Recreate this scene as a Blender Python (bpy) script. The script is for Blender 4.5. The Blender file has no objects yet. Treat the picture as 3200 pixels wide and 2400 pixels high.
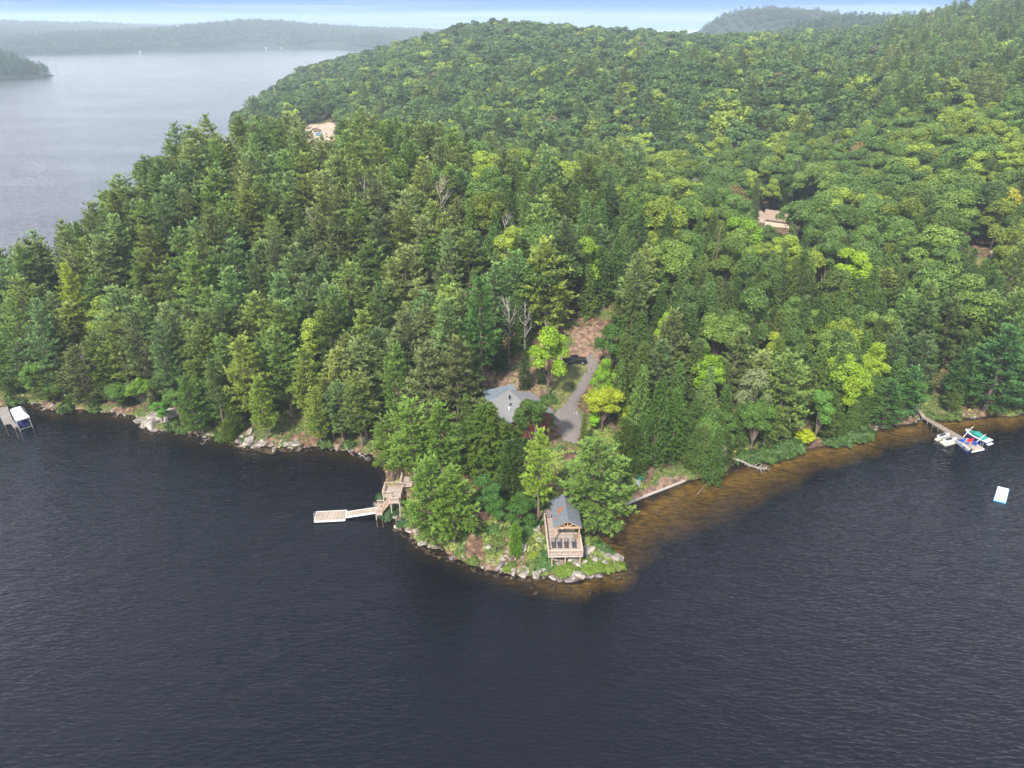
import bpy, bmesh, math, random
import numpy as np
from mathutils import Vector, Matrix, Euler
R = math.radians
random.seed(7); rng = np.random.default_rng(7)
SC = bpy.context.scene
COL = SC.collection
# ------------------------------------------------------------------ camera, world, sun, exposure
CAMZ = 80.0; F = 2200.0; PITCH = R(27.2)
cam_d = bpy.data.cameras.new('camera'); cam = bpy.data.objects.new('camera', cam_d); COL.objects.link(cam)
cam.location = (0, 0, CAMZ); cam.rotation_euler = (R(90) - PITCH, 0, 0)
cam_d.sensor_width = 36; cam_d.lens = 36 * F / 3200; cam_d.clip_start = 1; cam_d.clip_end = 20000
SC.camera = cam
SUN_EL, SUN_AZ = R(47), R(203)      # azimuth clockwise from +Y: behind the camera, to the left
W = bpy.data.worlds.new('World'); SC.world = W; W.use_nodes = True
nt = W.node_tree; nt.nodes.clear()
def N(t, kind, **kw):
    n = t.nodes.new(kind)
    for k, v in kw.items(): setattr(n, k, v)
    return n
def build_world():
    L = nt.links.new
    out = N(nt, 'ShaderNodeOutputWorld'); bg = N(nt, 'ShaderNodeBackground')
    sky = N(nt, 'ShaderNodeTexSky'); sky.sky_type = 'NISHITA'; sky.sun_disc = False
    sky.sun_elevation = SUN_EL; sky.sun_rotation = SUN_AZ; sky.air_density = 1.0; sky.dust_density = 1.5
    tc = N(nt, 'ShaderNodeTexCoord'); sep = N(nt, 'ShaderNodeSeparateXYZ'); L(tc.outputs['Generated'], sep.inputs[0])
    # low band: blue sky with thin streaks; higher up a bright veil of cloud
    mp = N(nt, 'ShaderNodeMapping'); mp.inputs['Scale'].default_value = (1.6, 1.6, 60); L(tc.outputs['Generated'], mp.inputs[0])
    mp.inputs['Rotation'].default_value = (0.0, R(0.4), 0)
    n1 = N(nt, 'ShaderNodeTexNoise'); n1.inputs['Scale'].default_value = 2.2; n1.inputs['Detail'].default_value = 6; L(mp.outputs[0], n1.inputs['Vector'])
    r1 = N(nt, 'ShaderNodeMapRange'); r1.inputs[1].default_value = .50; r1.inputs[2].default_value = .80; L(n1.outputs['Fac'], r1.inputs[0])
    blue = N(nt, 'ShaderNodeMixRGB'); blue.inputs[0].default_value = .9; L(sky.outputs[0], blue.inputs[1]); blue.inputs[2].default_value = (.50, 1.5, 4.0, 1)
    low = N(nt, 'ShaderNodeMixRGB'); L(r1.outputs[0], low.inputs[0]); L(blue.outputs[0], low.inputs[1]); low.inputs[2].default_value = (2.3, 3.0, 4.1, 1)
    # the veil
    m2 = N(nt, 'ShaderNodeMapping'); m2.inputs['Scale'].default_value = (1, 1, 2.2); L(tc.outputs['Generated'], m2.inputs[0])
    n2 = N(nt, 'ShaderNodeTexNoise'); n2.inputs['Scale'].default_value = 3.2; n2.inputs['Detail'].default_value = 5; L(m2.outputs[0], n2.inputs['Vector'])
    cr = N(nt, 'ShaderNodeValToRGB'); e = cr.color_ramp.elements; e[0].position = .3; e[0].color = (2.0, 2.15, 2.6, 1); e[1].position = .7; e[1].color = (6.8, 6.6, 6.5, 1)
    L(n2.outputs['Fac'], cr.inputs[0])
    veil = N(nt, 'ShaderNodeMixRGB'); veil.inputs[0].default_value = .88; L(sky.outputs[0], veil.inputs[1]); L(cr.outputs[0], veil.inputs[2])
    zr = N(nt, 'ShaderNodeMapRange'); zr.inputs[1].default_value = .05; zr.inputs[2].default_value = .9; zr.inputs[3].default_value = 2.5; zr.inputs[4].default_value = 1.0; L(sep.outputs['Z'], zr.inputs[0])
    vs = N(nt, 'ShaderNodeVectorMath', operation='SCALE'); L(veil.outputs[0], vs.inputs[0]); L(zr.outputs[0], vs.inputs['Scale'])
    zb = N(nt, 'ShaderNodeMapRange'); zb.inputs[1].default_value = .35; zb.inputs[2].default_value = .8; L(sep.outputs['Z'], zb.inputs[0])
    zc = N(nt, 'ShaderNodeMixRGB', blend_type='MULTIPLY'); L(zb.outputs[0], zc.inputs[0]); L(vs.outputs[0], zc.inputs[1]); zc.inputs[2].default_value = (.80, .93, 1.22, 1)
    r3 = N(nt, 'ShaderNodeMapRange'); r3.interpolation_type = 'SMOOTHSTEP'; r3.inputs[1].default_value = .035; r3.inputs[2].default_value = .07; L(sep.outputs['Z'], r3.inputs[0])
    mx = N(nt, 'ShaderNodeMixRGB'); L(r3.outputs[0], mx.inputs[0]); L(low.outputs[0], mx.inputs[1]); L(zc.outputs[0], mx.inputs[2])
    bg.inputs['Strength'].default_value = .12
    L(mx.outputs[0], bg.inputs[0]); L(bg.outputs[0], out.inputs[0])
build_world()
sd = bpy.data.lights.new('sun', 'SUN'); sun = bpy.data.objects.new('sun', sd); COL.objects.link(sun)
sd.energy = 5.0; sd.angle = R(5); sd.color = (1, .95, .86)
sdir = Vector((math.sin(SUN_AZ) * math.cos(SUN_EL), math.cos(SUN_AZ) * math.cos(SUN_EL), math.sin(SUN_EL)))
sun.rotation_euler = sdir.to_track_quat('Z', 'Y').to_euler()
SC.view_settings.view_transform = 'Standard'; SC.view_settings.look = 'None'
SC.view_settings.exposure = 0.95; SC.view_settings.gamma = 1
SC.render.engine = 'CYCLES'
SC.cycles.max_bounces = 5; SC.cycles.diffuse_bounces = 2; SC.cycles.glossy_bounces = 3; SC.cycles.transparent_max_bounces = 8; SC.cycles.volume_bounces = 0; SC.cycles.sample_clamp_direct = 4.0
HAZE_D = 0.00016
# ------------------------------------------------------------------ pixel <-> world helpers (used to lay out the plan)
cp, sp_ = math.cos(PITCH), math.sin(PITCH)
def ray(px, py):
    xc, yc = (px - 1600) / F, (1200 - py) / F
    return np.array([xc, cp + yc * sp_, -sp_ + yc * cp])
def at(px, py, z=0.0):
    d = ray(px, py); t = (z - CAMZ) / d[2]
    return (d[0] * t, d[1] * t, z)
def proj(x, y, z):
    x = np.asarray(x, float); y = np.asarray(y, float); z = np.asarray(z, float) - CAMZ
    dep = y * cp - z * sp_; up = y * sp_ + z * cp
    return 1600 + F * x / dep, 1200 - F * up / dep
# ------------------------------------------------------------------ noise
def _h(ix, iy, s):
    n = (ix * 374761393 + iy * 668265263 + s * 974634777) & 0x7fffffff
    n = ((n ^ (n >> 13)) * 1274126177) & 0x7fffffff
    return ((n ^ (n >> 16)) & 0xffff) / 65535.0
def vn(x, y, s=0):
    x = np.asarray(x, float); y = np.asarray(y, float)
    ix = np.floor(x).astype(np.int64); iy = np.floor(y).astype(np.int64)
    fx = x - ix; fy = y - iy; fx = fx * fx * (3 - 2 * fx); fy = fy * fy * (3 - 2 * fy)
    a = _h(ix, iy, s); b = _h(ix + 1, iy, s); c = _h(ix, iy + 1, s); d = _h(ix + 1, iy + 1, s)
    return (a * (1 - fx) + b * fx) * (1 - fy) + (c * (1 - fx) + d * fx) * fy
def fbm(x, y, s=0, o=4):
    r = 0; a = .5
    for i in range(o): r = r + a * (vn(np.asarray(x) * 2 ** i, np.asarray(y) * 2 ** i, s + i) - .5); a *= .5
    return r
def sdist(x, y, poly):
    """signed distance, positive inside"""
    x = np.asarray(x, float); y = np.asarray(y, float)
    d = np.full(x.shape, 1e18); ins = np.zeros(x.shape, bool); n = len(poly)
    for i in range(n):
        ax, ay = poly[i]; bx, by = poly[(i + 1) % n]
        ex, ey = bx - ax, by - ay; wx, wy = x - ax, y - ay
        t = np.clip((wx * ex + wy * ey) / (ex * ex + ey * ey + 1e-12), 0, 1)
        d = np.minimum(d, (wx - ex * t) ** 2 + (wy - ey * t) ** 2)
        c = ((ay > y) != (by > y)) & (x < (bx - ax) * (y - ay) / (by - ay + 1e-12) + ax)
        ins ^= c
    return np.where(ins, 1, -1) * np.sqrt(d)
def inpoly(px, py, poly):
    px = np.asarray(px, float); py = np.asarray(py, float); ins = np.zeros(px.shape, bool); n = len(poly)
    for i in range(n):
        ax, ay = poly[i]; bx, by = poly[(i + 1) % n]
        ins ^= ((ay > py) != (by > py)) & (px < (bx - ax) * (py - ay) / (by - ay + 1e-12) + ax)
    return ins
def sstep(a, b, x):
    t = np.clip((x - a) / (b - a), 0, 1); return t * t * (3 - 2 * t)
# ------------------------------------------------------------------ the shoreline and the ground heights
SHORE_PX = [(0,1272),(87,1261),(136,1280),(190,1288),(255,1283),(325,1294),(390,1302),(434,1313),(445,1340),(477,1353),(532,1343),(597,1359),(651,1367),
 (716,1383),(760,1402),(814,1405),(922,1408),(977,1402),(1058,1405),(1145,1427),(1190,1455),(1205,1500),(1180,1545),(1165,1575),(1195,1607),(1231,1628),(1258,1656),(1290,1694),
 (1329,1723),(1361,1731),(1432,1761),(1502,1780),(1573,1793),(1611,1796),(1665,1804),(1741,1815),(1806,1810),(1871,1793),(1936,1793),(1958,1777),
 (1936,1750),(1909,1733),(1877,1701),(1862,1660),(1890,1615),(1953,1576),(2045,1538),(2137,1500),(2168,1496),(2233,1483),(2275,1468),(2290,1448),(2325,1445),
 (2380,1437),(2423,1435),(2461,1426),(2488,1412),(2535,1398),(2598,1393),(2652,1380),(2715,1366),(2729,1348),(2788,1335),(2856,1321),(2887,1307),(2917,1312),
 (2963,1312),(3009,1306),(3055,1307),(3096,1293),(3158,1300),(3200,1291),(3500,1275)]
LAND = [at(a, b)[:2] for a, b in SHORE_PX] + [(260,170),(500,200),(900,300),(1500,800),(1500,1900),(200,1900),(-120,1750),(-260,1450),(-290,1100),(-275,900),(-250,750),
 (-222,600),(-200,520),(-150,470),(-105,430),(-85,390),(-90,350),(-105,320),(-120,290),(-130,250),(-142,210),(-150,180),(-142,155),(-128,147)]
HP = [(6,90,2.2),(-8,92,2.2),(15,92,1.6),(0,105,4.5),(10,104,3.6),(-17,108,3.5),(0,120,6),(8,130,7),(-12,128,6.5),(18,122,4.5),(22,138,6),(14,152,9),(15,165,13),(17,180,18),
 (-30,150,6),(-60,155,7),(-90,160,8),(-120,165,6),(-40,190,20),(-80,190,20),(-110,195,17),(-128,200,7),(-40,230,29),(-80,240,30),(-108,240,31),(-50,265,30),(-88,272,25),(-30,320,16),(-80,330,9),
 (0,200,21),(20,210,22),(20,240,20),(20,280,14),(10,320,12),(50,140,4),(60,170,11),(60,200,13),(100,160,6),(100,200,10),(130,200,12),(80,250,10),(120,290,10),(150,250,18),(160,180,8),(200,250,28),
 (0,380,16),(100,380,15),(200,380,38),(-60,420,10),(-150,520,8),(-100,530,12),(-50,520,24),(50,500,28),(150,500,42),(-50,900,64),(-150,850,36),(-230,800,10),(-240,1000,14),(50,900,60),(200,900,52),
 (350,900,50),(-50,700,44),(100,700,42),(-180,650,14),(0,1100,60),(-200,1200,24),(300,650,50),(400,560,68),(450,600,84),(350,600,56),(300,500,50),(250,400,40),(350,420,62),(450,450,80),(600,600,98),
 (500,800,84),(300,1100,45),(200,1500,30),(-100,1500,25),(800,1200,70),(1200,700,90)]
P = np.array(HP, float)
Dm = np.hypot(P[:, None, 0] - P[None, :, 0], P[:, None, 1] - P[None, :, 1])
wts = np.linalg.solve(Dm + np.eye(len(P)) * 2.0, P[:, 2] - 20)
def hill(x, y):
    z = np.full(np.shape(x), 20.0)
    for i in range(len(P)): z = z + wts[i] * np.hypot(x - P[i, 0], y - P[i, 1])
    return z
def ground_h(x, y):
    d = sdist(x, y, LAND) + 1.6 * fbm(x / 6, y / 6, 3, 3) * 2
    hz = np.clip(hill(x, y), 1.5, 110)
    near = (np.hypot(x - 3, y - 98) < 30)
    wid = np.where(y < 118, 9, 30)
    land = np.minimum(d * .55, 1.0) + (hz - 1.0) * sstep(0, 1, d / wid) * 1.0
    land = land + sstep(4, 30, d) * (fbm(x / 14, y / 14, 9, 3) * 3 + fbm(x / 120, y / 120, 21, 3) * np.where(y > 350, 16, 3))
    wc = sstep(4, 22, x) * (1 - .72 * sstep(38, 75, x)) * (1 - sstep(95, 125, x)) * sstep(88, 100, y); wf = sstep(-9, 3, x) * (1 - sstep(98, 112, y)) * (1 - sstep(30, 45, x))
    shelf = .45 + 6.0 * wc + .4 * wf * (1 - wc)
    bed = -np.clip(-d / shelf, 0, None) ** 1.15 * 1.6
    return np.where(d > 0, land, np.maximum(bed, -9)) - 0.12
def spaced(lo, hi, st, far_lo, far_hi, g=1.13):
    a = list(np.arange(lo, hi + .01, st)); s = st; v = hi
    while v < far_hi: s *= g; v += s; a.append(v)
    s = st; v = lo
    while v > far_lo: s *= g; v -= s; a.insert(0, v)
    return np.array(a)
XS = spaced(-165, 175, 1.35, -7000, 7000, 1.06); YS = spaced(82, 330, 1.35, -400, 9000, 1.05)
GX, GY = np.meshgrid(XS, YS)
GZ = ground_h(GX, GY)
def gz(x, y):
    x = np.asarray(x, float); y = np.asarray(y, float)
    i = np.clip(np.searchsorted(XS, x) - 1, 0, len(XS) - 2); j = np.clip(np.searchsorted(YS, y) - 1, 0, len(YS) - 2)
    u = (x - XS[i]) / (XS[i + 1] - XS[i]); v = (y - YS[j]) / (YS[j + 1] - YS[j])
    return (GZ[j, i] * (1 - u) + GZ[j, i + 1] * u) * (1 - v) + (GZ[j + 1, i] * (1 - u) + GZ[j + 1, i + 1] * u) * v
def hit(px, py, h=0.0, tmax=2500):
    """walk along a line of sight until it is h above the ground"""
    d = ray(px, py); t = np.arange(60, tmax, .4)
    x, y, z = d[0] * t, d[1] * t, CAMZ + d[2] * t
    k = np.argmax(z <= np.maximum(gz(x, y), 0) + h)
    return (float(x[k]), float(y[k]), float(max(gz(x[k], y[k]), 0)))
# ------------------------------------------------------------------ materials
def nmat(name):
    m = bpy.data.materials.new(name); m.use_nodes = True; t = m.node_tree; t.nodes.clear()
    o = N(t, 'ShaderNodeOutputMaterial'); b = N(t, 'ShaderNodeBsdfPrincipled'); t.links.new(b.outputs[0], o.inputs[0])
    return m, t, b, o
def rgba(c): return (c[0], c[1], c[2], 1)
def mat(name, c, rough=.7, c2=None, scale=6, metal=0, bump=0, spec=.3, lo=.35, hi=.65, stretch=(1, 1, 1)):
    m, t, b, o = nmat(name); L = t.links.new
    b.inputs['Roughness'].default_value = rough; b.inputs['Metallic'].default_value = metal; b.inputs['Specular IOR Level'].default_value = spec
    c2 = c2 or tuple(v * .72 for v in c)
    tc = N(t, 'ShaderNodeTexCoord'); mp = N(t, 'ShaderNodeMapping'); mp.inputs['Scale'].default_value = stretch; L(tc.outputs['Object'], mp.inputs[0])
    n = N(t, 'ShaderNodeTexNoise'); n.inputs['Scale'].default_value = scale; n.inputs['Detail'].default_value = 6; L(mp.outputs[0], n.inputs['Vector'])
    r = N(t, 'ShaderNodeValToRGB'); e = r.color_ramp.elements; e[0].position = lo; e[0].color = rgba(c2); e[1].position = hi; e[1].color = rgba(c)
    L(n.outputs['Fac'], r.inputs[0]); L(r.outputs[0], b.inputs['Base Color'])
    if bump:
        bp = N(t, 'ShaderNodeBump'); bp.inputs['Strength'].default_value = bump; bp.inputs['Distance'].default_value = .1
        L(n.outputs['Fac'], bp.inputs['Height']); L(bp.outputs[0], b.inputs['Normal'])
    return m
def boards(name, c, c2, width=.14, axis='X', rough=.7):
    """boards with seams; each board has a tone of its own; axis = direction across the boards"""
    m, t, b, o = nmat(name); L = t.links.new
    tc = N(t, 'ShaderNodeTexCoord'); s = N(t, 'ShaderNodeSeparateXYZ'); L(tc.outputs['Object'], s.inputs[0])
    mu = N(t, 'ShaderNodeMath', operation='DIVIDE'); L(s.outputs[axis], mu.inputs[0]); mu.inputs[1].default_value = width
    fl = N(t, 'ShaderNodeMath', operation='FLOOR'); L(mu.outputs[0], fl.inputs[0])
    fr = N(t, 'ShaderNodeMath', operation='FRACT'); L(mu.outputs[0], fr.inputs[0])
    wn = N(t, 'ShaderNodeTexWhiteNoise', noise_dimensions='1D'); L(fl.outputs[0], wn.inputs['W'])
    ns = N(t, 'ShaderNodeTexNoise'); ns.inputs['Scale'].default_value = 1.3; ns.inputs['Detail'].default_value = 7; L(tc.outputs['Object'], ns.inputs['Vector'])
    ad = N(t, 'ShaderNodeMath', operation='ADD'); L(wn.outputs['Value'], ad.inputs[0]); L(ns.outputs['Fac'], ad.inputs[1])
    hf = N(t, 'ShaderNodeMath', operation='MULTIPLY'); L(ad.outputs[0], hf.inputs[0]); hf.inputs[1].default_value = .5
    r = N(t, 'ShaderNodeValToRGB'); e = r.color_ramp.elements; e[0].position = .15; e[0].color = rgba(c2); e[1].position = .8; e[1].color = rgba(c); L(hf.outputs[0], r.inputs[0])
    gp = N(t, 'ShaderNodeMath', operation='LESS_THAN'); L(fr.outputs[0], gp.inputs[0]); gp.inputs[1].default_value = .09
    mx = N(t, 'ShaderNodeMixRGB'); L(gp.outputs[0], mx.inputs[0]); L(r.outputs[0], mx.inputs[1]); mx.inputs[2].default_value = rgba([v * .25 for v in c2])
    L(mx.outputs[0], b.inputs['Base Color']); b.inputs['Roughness'].default_value = rough; b.inputs['Specular IOR Level'].default_value = .25
    return m
def shingle(name, c, c2):
    m, t, b, o = nmat(name); L = t.links.new
    tc = N(t, 'ShaderNodeTexCoord'); br = N(t, 'ShaderNodeTexNoise'); br.inputs['Scale'].default_value = 3.0; br.inputs['Detail'].default_value = 9; br.inputs['Roughness'].default_value = .75
    L(tc.outputs['Object'], br.inputs['Vector'])
    s = N(t, 'ShaderNodeSeparateXYZ'); L(tc.outputs['Object'], s.inputs[0])
    mu = N(t, 'ShaderNodeMath', operation='MULTIPLY'); L(s.outputs['Z'], mu.inputs[0]); mu.inputs[1].default_value = 9
    fr = N(t, 'ShaderNodeMath', operation='FRACT'); L(mu.outputs[0], fr.inputs[0])
    r = N(t, 'ShaderNodeValToRGB'); e = r.color_ramp.elements; e[0].position = .3; e[0].color = rgba(c2); e[1].position = .68; e[1].color = rgba(c); L(br.outputs['Fac'], r.inputs[0])
    lt = N(t, 'ShaderNodeMath', operation='LESS_THAN'); L(fr.outputs[0], lt.inputs[0]); lt.inputs[1].default_value = .2
    sc = N(t, 'ShaderNodeMath', operation='MULTIPLY'); L(lt.outputs[0], sc.inputs[0]); sc.inputs[1].default_value = .5
    mx = N(t, 'ShaderNodeMixRGB'); L(sc.outputs[0], mx.inputs[0]); L(r.outputs[0], mx.inputs[1]); mx.inputs[2].default_value = rgba([v * .5 for v in c2])
    L(mx.outputs[0], b.inputs['Base Color']); b.inputs['Roughness'].default_value = .9; b.inputs['Specular IOR Level'].default_value = .15
    return m
def foliage(name, trans=.3, rough=.55, vmin=.62, vmax=1.35, nscale=.55):
    m, t, b, o = nmat(name); L = t.links.new
    a = N(t, 'ShaderNodeAttribute'); a.attribute_type = 'INSTANCER'; a.attribute_name = 'tint'
    tc = N(t, 'ShaderNodeTexCoord'); n = N(t, 'ShaderNodeTexNoise'); n.inputs['Scale'].default_value = nscale; n.inputs['Detail'].default_value = 8; n.inputs['Roughness'].default_value = .7
    L(tc.outputs['Object'], n.inputs['Vector'])
    mr = N(t, 'ShaderNodeMapRange'); mr.inputs[1].default_value = .32; mr.inputs[2].default_value = .68; mr.inputs[3].default_value = vmin; mr.inputs[4].default_value = vmax; L(n.outputs['Fac'], mr.inputs[0])
    vm = N(t, 'ShaderNodeVectorMath', operation='SCALE'); L(a.outputs['Vector'], vm.inputs[0]); L(mr.outputs[0], vm.inputs['Scale'])
    L(vm.outputs[0], b.inputs['Base Color']); b.inputs['Roughness'].default_value = rough; b.inputs['Specular IOR Level'].default_value = .22
    tr = N(t, 'ShaderNodeBsdfTranslucent'); L(vm.outputs[0], tr.inputs[0]); ms = N(t, 'ShaderNodeMixShader'); ms.inputs[0].default_value = trans
    L(b.outputs[0], ms.inputs[1]); L(tr.outputs[0], ms.inputs[2]); L(ms.outputs[0], o.inputs[0])
    return m
M = {}
M['needles'] = foliage('needles', .32); M['leaves'] = foliage('leaves', .34, .5)
M['bark'] = mat('bark', (.16, .12, .09), .95, (.07, .05, .04), 3, bump=.5, stretch=(1, 1, .25))
M['deadwood'] = mat('dead_wood', (.29, .26, .23), .9, (.15, .125, .105), 3)
M['rustwood'] = mat('rusty_dead_twigs', (.22, .15, .10), .9, (.12, .08, .06), 3)
M['granite'] = mat('granite', (.31, .28, .235), .9, (.10, .085, .075), 1.6, bump=.9)
M['granite_wet'] = mat('granite_dark', (.22, .18, .17), .6, (.08, .065, .06), 1.3, bump=.6)
M['wood'] = boards('cedar_boards', (.37, .30, .25), (.22, .17, .14), .15, 'Y')
M['woodx'] = boards('cedar_boards_across', (.50, .36, .24), (.36, .23, .14), .16, 'X')
M['timber'] = mat('cedar_timber', (.42, .26, .16), .7, (.28, .17, .10), 4)
M['rail'] = mat('rail_timber', (.47, .37, .29), .7, (.34, .25, .19), 4)
M['greywood'] = boards('weathered_boards', (.27, .245, .225), (.14, .12, .11), .15, 'X')
M['greyrail'] = mat('weathered_timber', (.40, .36, .32), .8, (.25, .21, .18), 4)
M['oldboards'] = boards('grey_brown_boards', (.25, .20, .165), (.15, .12, .095), .15, 'Y')
M['roof'] = shingle('grey_shingles', (.21, .205, .20), (.12, .115, .115))
M['roofslate'] = shingle('slate_blue_shingles', (.15, .18, .20), (.075, .09, .105))
M['roofp'] = shingle('pavilion_shingles', (.165, .18, .20), (.07, .08, .09))
M['rooftan'] = shingle('tan_shingles', (.33, .25, .20), (.23, .17, .135))
M['red'] = mat('red_siding', (.20, .028, .024), .7, (.14, .018, .016), 3)
M['cream'] = mat('cream_siding', (.5, .42, .32), .8)
M['white'] = mat('white_paint', (.56, .56, .555), .5, (.42, .42, .42), 3)
M['alu'] = mat('aluminium', (.38, .40, .43), .45, (.28, .3, .32), 3, metal=.5)
M['black'] = mat('black_paint', (.012, .012, .014), .2, (.009, .009, .01), 3, spec=.5)
M['rubber'] = mat('rubber', (.02, .02, .02), .8)
M['glass'] = mat('dark_glass', (.02, .025, .03), .08, (.015, .02, .024), 2, spec=.8)
M['concrete'] = mat('concrete', (.42, .41, .38), .85, (.3, .29, .27), 3)
M['charcoal'] = mat('charcoal_wicker', (.05, .05, .056), .7, (.03, .03, .034), 12)
M['cushion'] = mat('grey_cushion', (.13, .125, .125), .85, (.09, .088, .09), 9)
M['teal'] = mat('teal_canvas', (.02, .20, .16), .75, (.012, .12, .10), 3)
M['hullblue'] = mat('navy_gelcoat', (.02, .03, .12), .25, (.015, .02, .08), 2, spec=.5)
M['blue'] = mat('blue_plastic', (.01, .09, .42), .5, (.01, .06, .3), 4)
M['redp'] = mat('red_plastic', (.75, .02, .05), .5, (.55, .015, .04), 4)
M['lightblue'] = mat('light_blue_vinyl', (.16, .42, .72), .5, (.12, .34, .6), 4)
M['vinyl'] = mat('white_vinyl', (.55, .60, .66), .5, (.47, .53, .60), 2)
M['beige'] = mat('beige_float', (.42, .385, .31), .6, (.33, .30, .24), 4)
M['tarp'] = mat('blue_tarp', (.03, .22, .75), .5, (.02, .14, .5), 3)
M['orange'] = mat('orange_plastic', (.55, .13, .03), .6)
M['rustmat'] = mat('pine_needle_drift', (.30, .095, .03), .95, (.2, .06, .02), 6)
# ------------------------------------------------------------------ mesh helpers
def props(o, label=None, cat=None, group=None, kind=None):
    if label: o['label'] = label
    if cat: o['category'] = cat
    if group: o['group'] = group
    if kind: o['kind'] = kind
    return o
def link(name, me, parent=None, loc=None):
    o = bpy.data.objects.new(name, me); COL.objects.link(o)
    if parent: o.parent = parent
    if loc: o.location = loc
    return o
def empty(name, label, cat, loc=(0, 0, 0), rz=0, group=None):
    o = link(name, None); o.location = loc; o.rotation_euler = (0, 0, rz); o.empty_display_size = .3
    return props(o, label, cat, group)
def quads_mesh(name, V, mats=None, tri=False):
    """V (n,4,3) separate quads"""
    V = np.asarray(V, np.float32); n, k = V.shape[0], V.shape[1]
    me = bpy.data.meshes.new(name); me.vertices.add(n * k); me.vertices.foreach_set('co', V.reshape(-1))
    me.loops.add(n * k); me.loops.foreach_set('vertex_index', np.arange(n * k, dtype=np.int32))
    me.polygons.add(n); me.polygons.foreach_set('loop_start', np.arange(0, n * k, k, dtype=np.int32)); me.polygons.foreach_set('loop_total', np.full(n, k, np.int32))
    me.update(calc_edges=True)
    for m in mats or []: me.materials.append(m)
    return me
def grid_mesh(name, X, Y, Z, mats, mask=None, smooth=True):
    ny, nx = X.shape
    V = np.stack([X, Y, Z], -1).reshape(-1, 3)
    idx = np.arange(nx * ny).reshape(ny, nx)
    f = np.stack([idx[:-1, :-1], idx[:-1, 1:], idx[1:, 1:], idx[1:, :-1]], -1).reshape(-1, 4)
    if mask is not None: f = f[mask.reshape(-1)]
    used = np.unique(f); remap = np.full(nx * ny, -1); remap[used] = np.arange(len(used)); f = remap[f]; V = V[used]
    me = bpy.data.meshes.new(name); me.vertices.add(len(V)); me.vertices.foreach_set('co', V.astype(np.float32).reshape(-1))
    me.loops.add(f.size); me.loops.foreach_set('vertex_index', f.astype(np.int32).reshape(-1))
    me.polygons.add(len(f)); me.polygons.foreach_set('loop_start', np.arange(0, f.size, 4, dtype=np.int32)); me.polygons.foreach_set('loop_total', np.full(len(f), 4, np.int32))
    me.update(calc_edges=True); me.validate()
    if smooth: me.polygons.foreach_set('use_smooth', np.ones(len(me.polygons), bool))
    for m in mats: me.materials.append(m)
    return me
class MB:
    def __init__(s): s.v = []; s.f = []
    def poly(s, pts): i = len(s.v); s.v += [tuple(p) for p in pts]; s.f.append(tuple(range(i, i + len(pts)))); return s
    def box(s, c, d, rz=0, rot=None):
        i = len(s.v); x, y, z = d[0] / 2, d[1] / 2, d[2] / 2
        m = rot if rot is not None else Matrix.Rotation(rz, 3, 'Z')
        for a in ((-x, -y, -z), (x, -y, -z), (x, y, -z), (-x, y, -z), (-x, -y, z), (x, -y, z), (x, y, z), (-x, y, z)):
            s.v.append(tuple(Vector(c) + m @ Vector(a)))
        s.f += [tuple(i + k for k in q) for q in ((0, 3, 2, 1), (4, 5, 6, 7), (0, 1, 5, 4), (1, 2, 6, 5), (2, 3, 7, 6), (3, 0, 4, 7))]
        return s
    def bar(s, a, b, w, h=None):
        """rectangular bar from a to b"""
        a = Vector(a); b = Vector(b); d = b - a
        q = d.to_track_quat('X', 'Z').to_matrix(); return s.box((a + b) / 2, (d.length, w, h or w), rot=q)
    def tube(s, pts, rad, n=7):
        pts = [Vector(p) for p in pts]; rad = rad if hasattr(rad, '__len__') else [rad] * len(pts)
        i0 = len(s.v)
        for k, p in enumerate(pts):
            d = (pts[min(k + 1, len(pts) - 1)] - pts[max(k - 1, 0)]).normalized()
            u = d.orthogonal().normalized(); w = d.cross(u)
            for j in range(n):
                a = 2 * math.pi * j / n; s.v.append(tuple(p + (u * math.cos(a) + w * math.sin(a)) * rad[k]))
        for k in range(len(pts) - 1):
            for j in range(n):
                a = i0 + k * n + j; b = i0 + k * n + (j + 1) % n; s.f.append((a, b, b + n, a + n))
        s.f.append(tuple(i0 + j for j in range(n))[::-1]); s.f.append(tuple(i0 + (len(pts) - 1) * n + j for j in range(n)))
        return s
    def loft(s, rings, cap=True):
        """rings: lists of equal length; closed rings"""
        i0 = len(s.v); n = len(rings[0])
        for r in rings: s.v += [tuple(p) for p in r]
        for k in range(len(rings) - 1):
            for j in range(n):
                a = i0 + k * n + j; b = i0 + k * n + (j + 1) % n; s.f.append((a, b, b + n, a + n))
        if cap: s.f.append(tuple(i0 + j for j in range(n))[::-1]); s.f.append(tuple(i0 + (len(rings) - 1) * n + j for j in range(n)))
        return s
    def mesh(s, name, m, bevel=0, smooth=False):
        me = bpy.data.meshes.new(name); me.from_pydata(s.v, [], s.f); me.update()
        if bevel or True:
            bm = bmesh.new(); bm.from_mesh(me); bmesh.ops.recalc_face_normals(bm, faces=bm.faces)
            if bevel: bmesh.ops.bevel(bm, geom=[e for e in bm.edges if len(e.link_faces) == 2 and e.calc_face_angle(0) > .5], offset=bevel, segments=2, affect='EDGES', profile=.6)
            bm.to_mesh(me); bm.free()
        if smooth:
            for p in me.polygons: p.use_smooth = True
        me.materials.append(m); return me
    def obj(s, name, m, parent=None, bevel=0, smooth=False, label=None):
        o = link(name, s.mesh(name, m, bevel, smooth), parent)
        if label: o['label'] = label
        return o
def tree_copy(root, parent=None):
    c = root.copy(); COL.objects.link(c); c.parent = parent
    for ch in root.children: tree_copy(ch, c)
    return c
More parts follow.
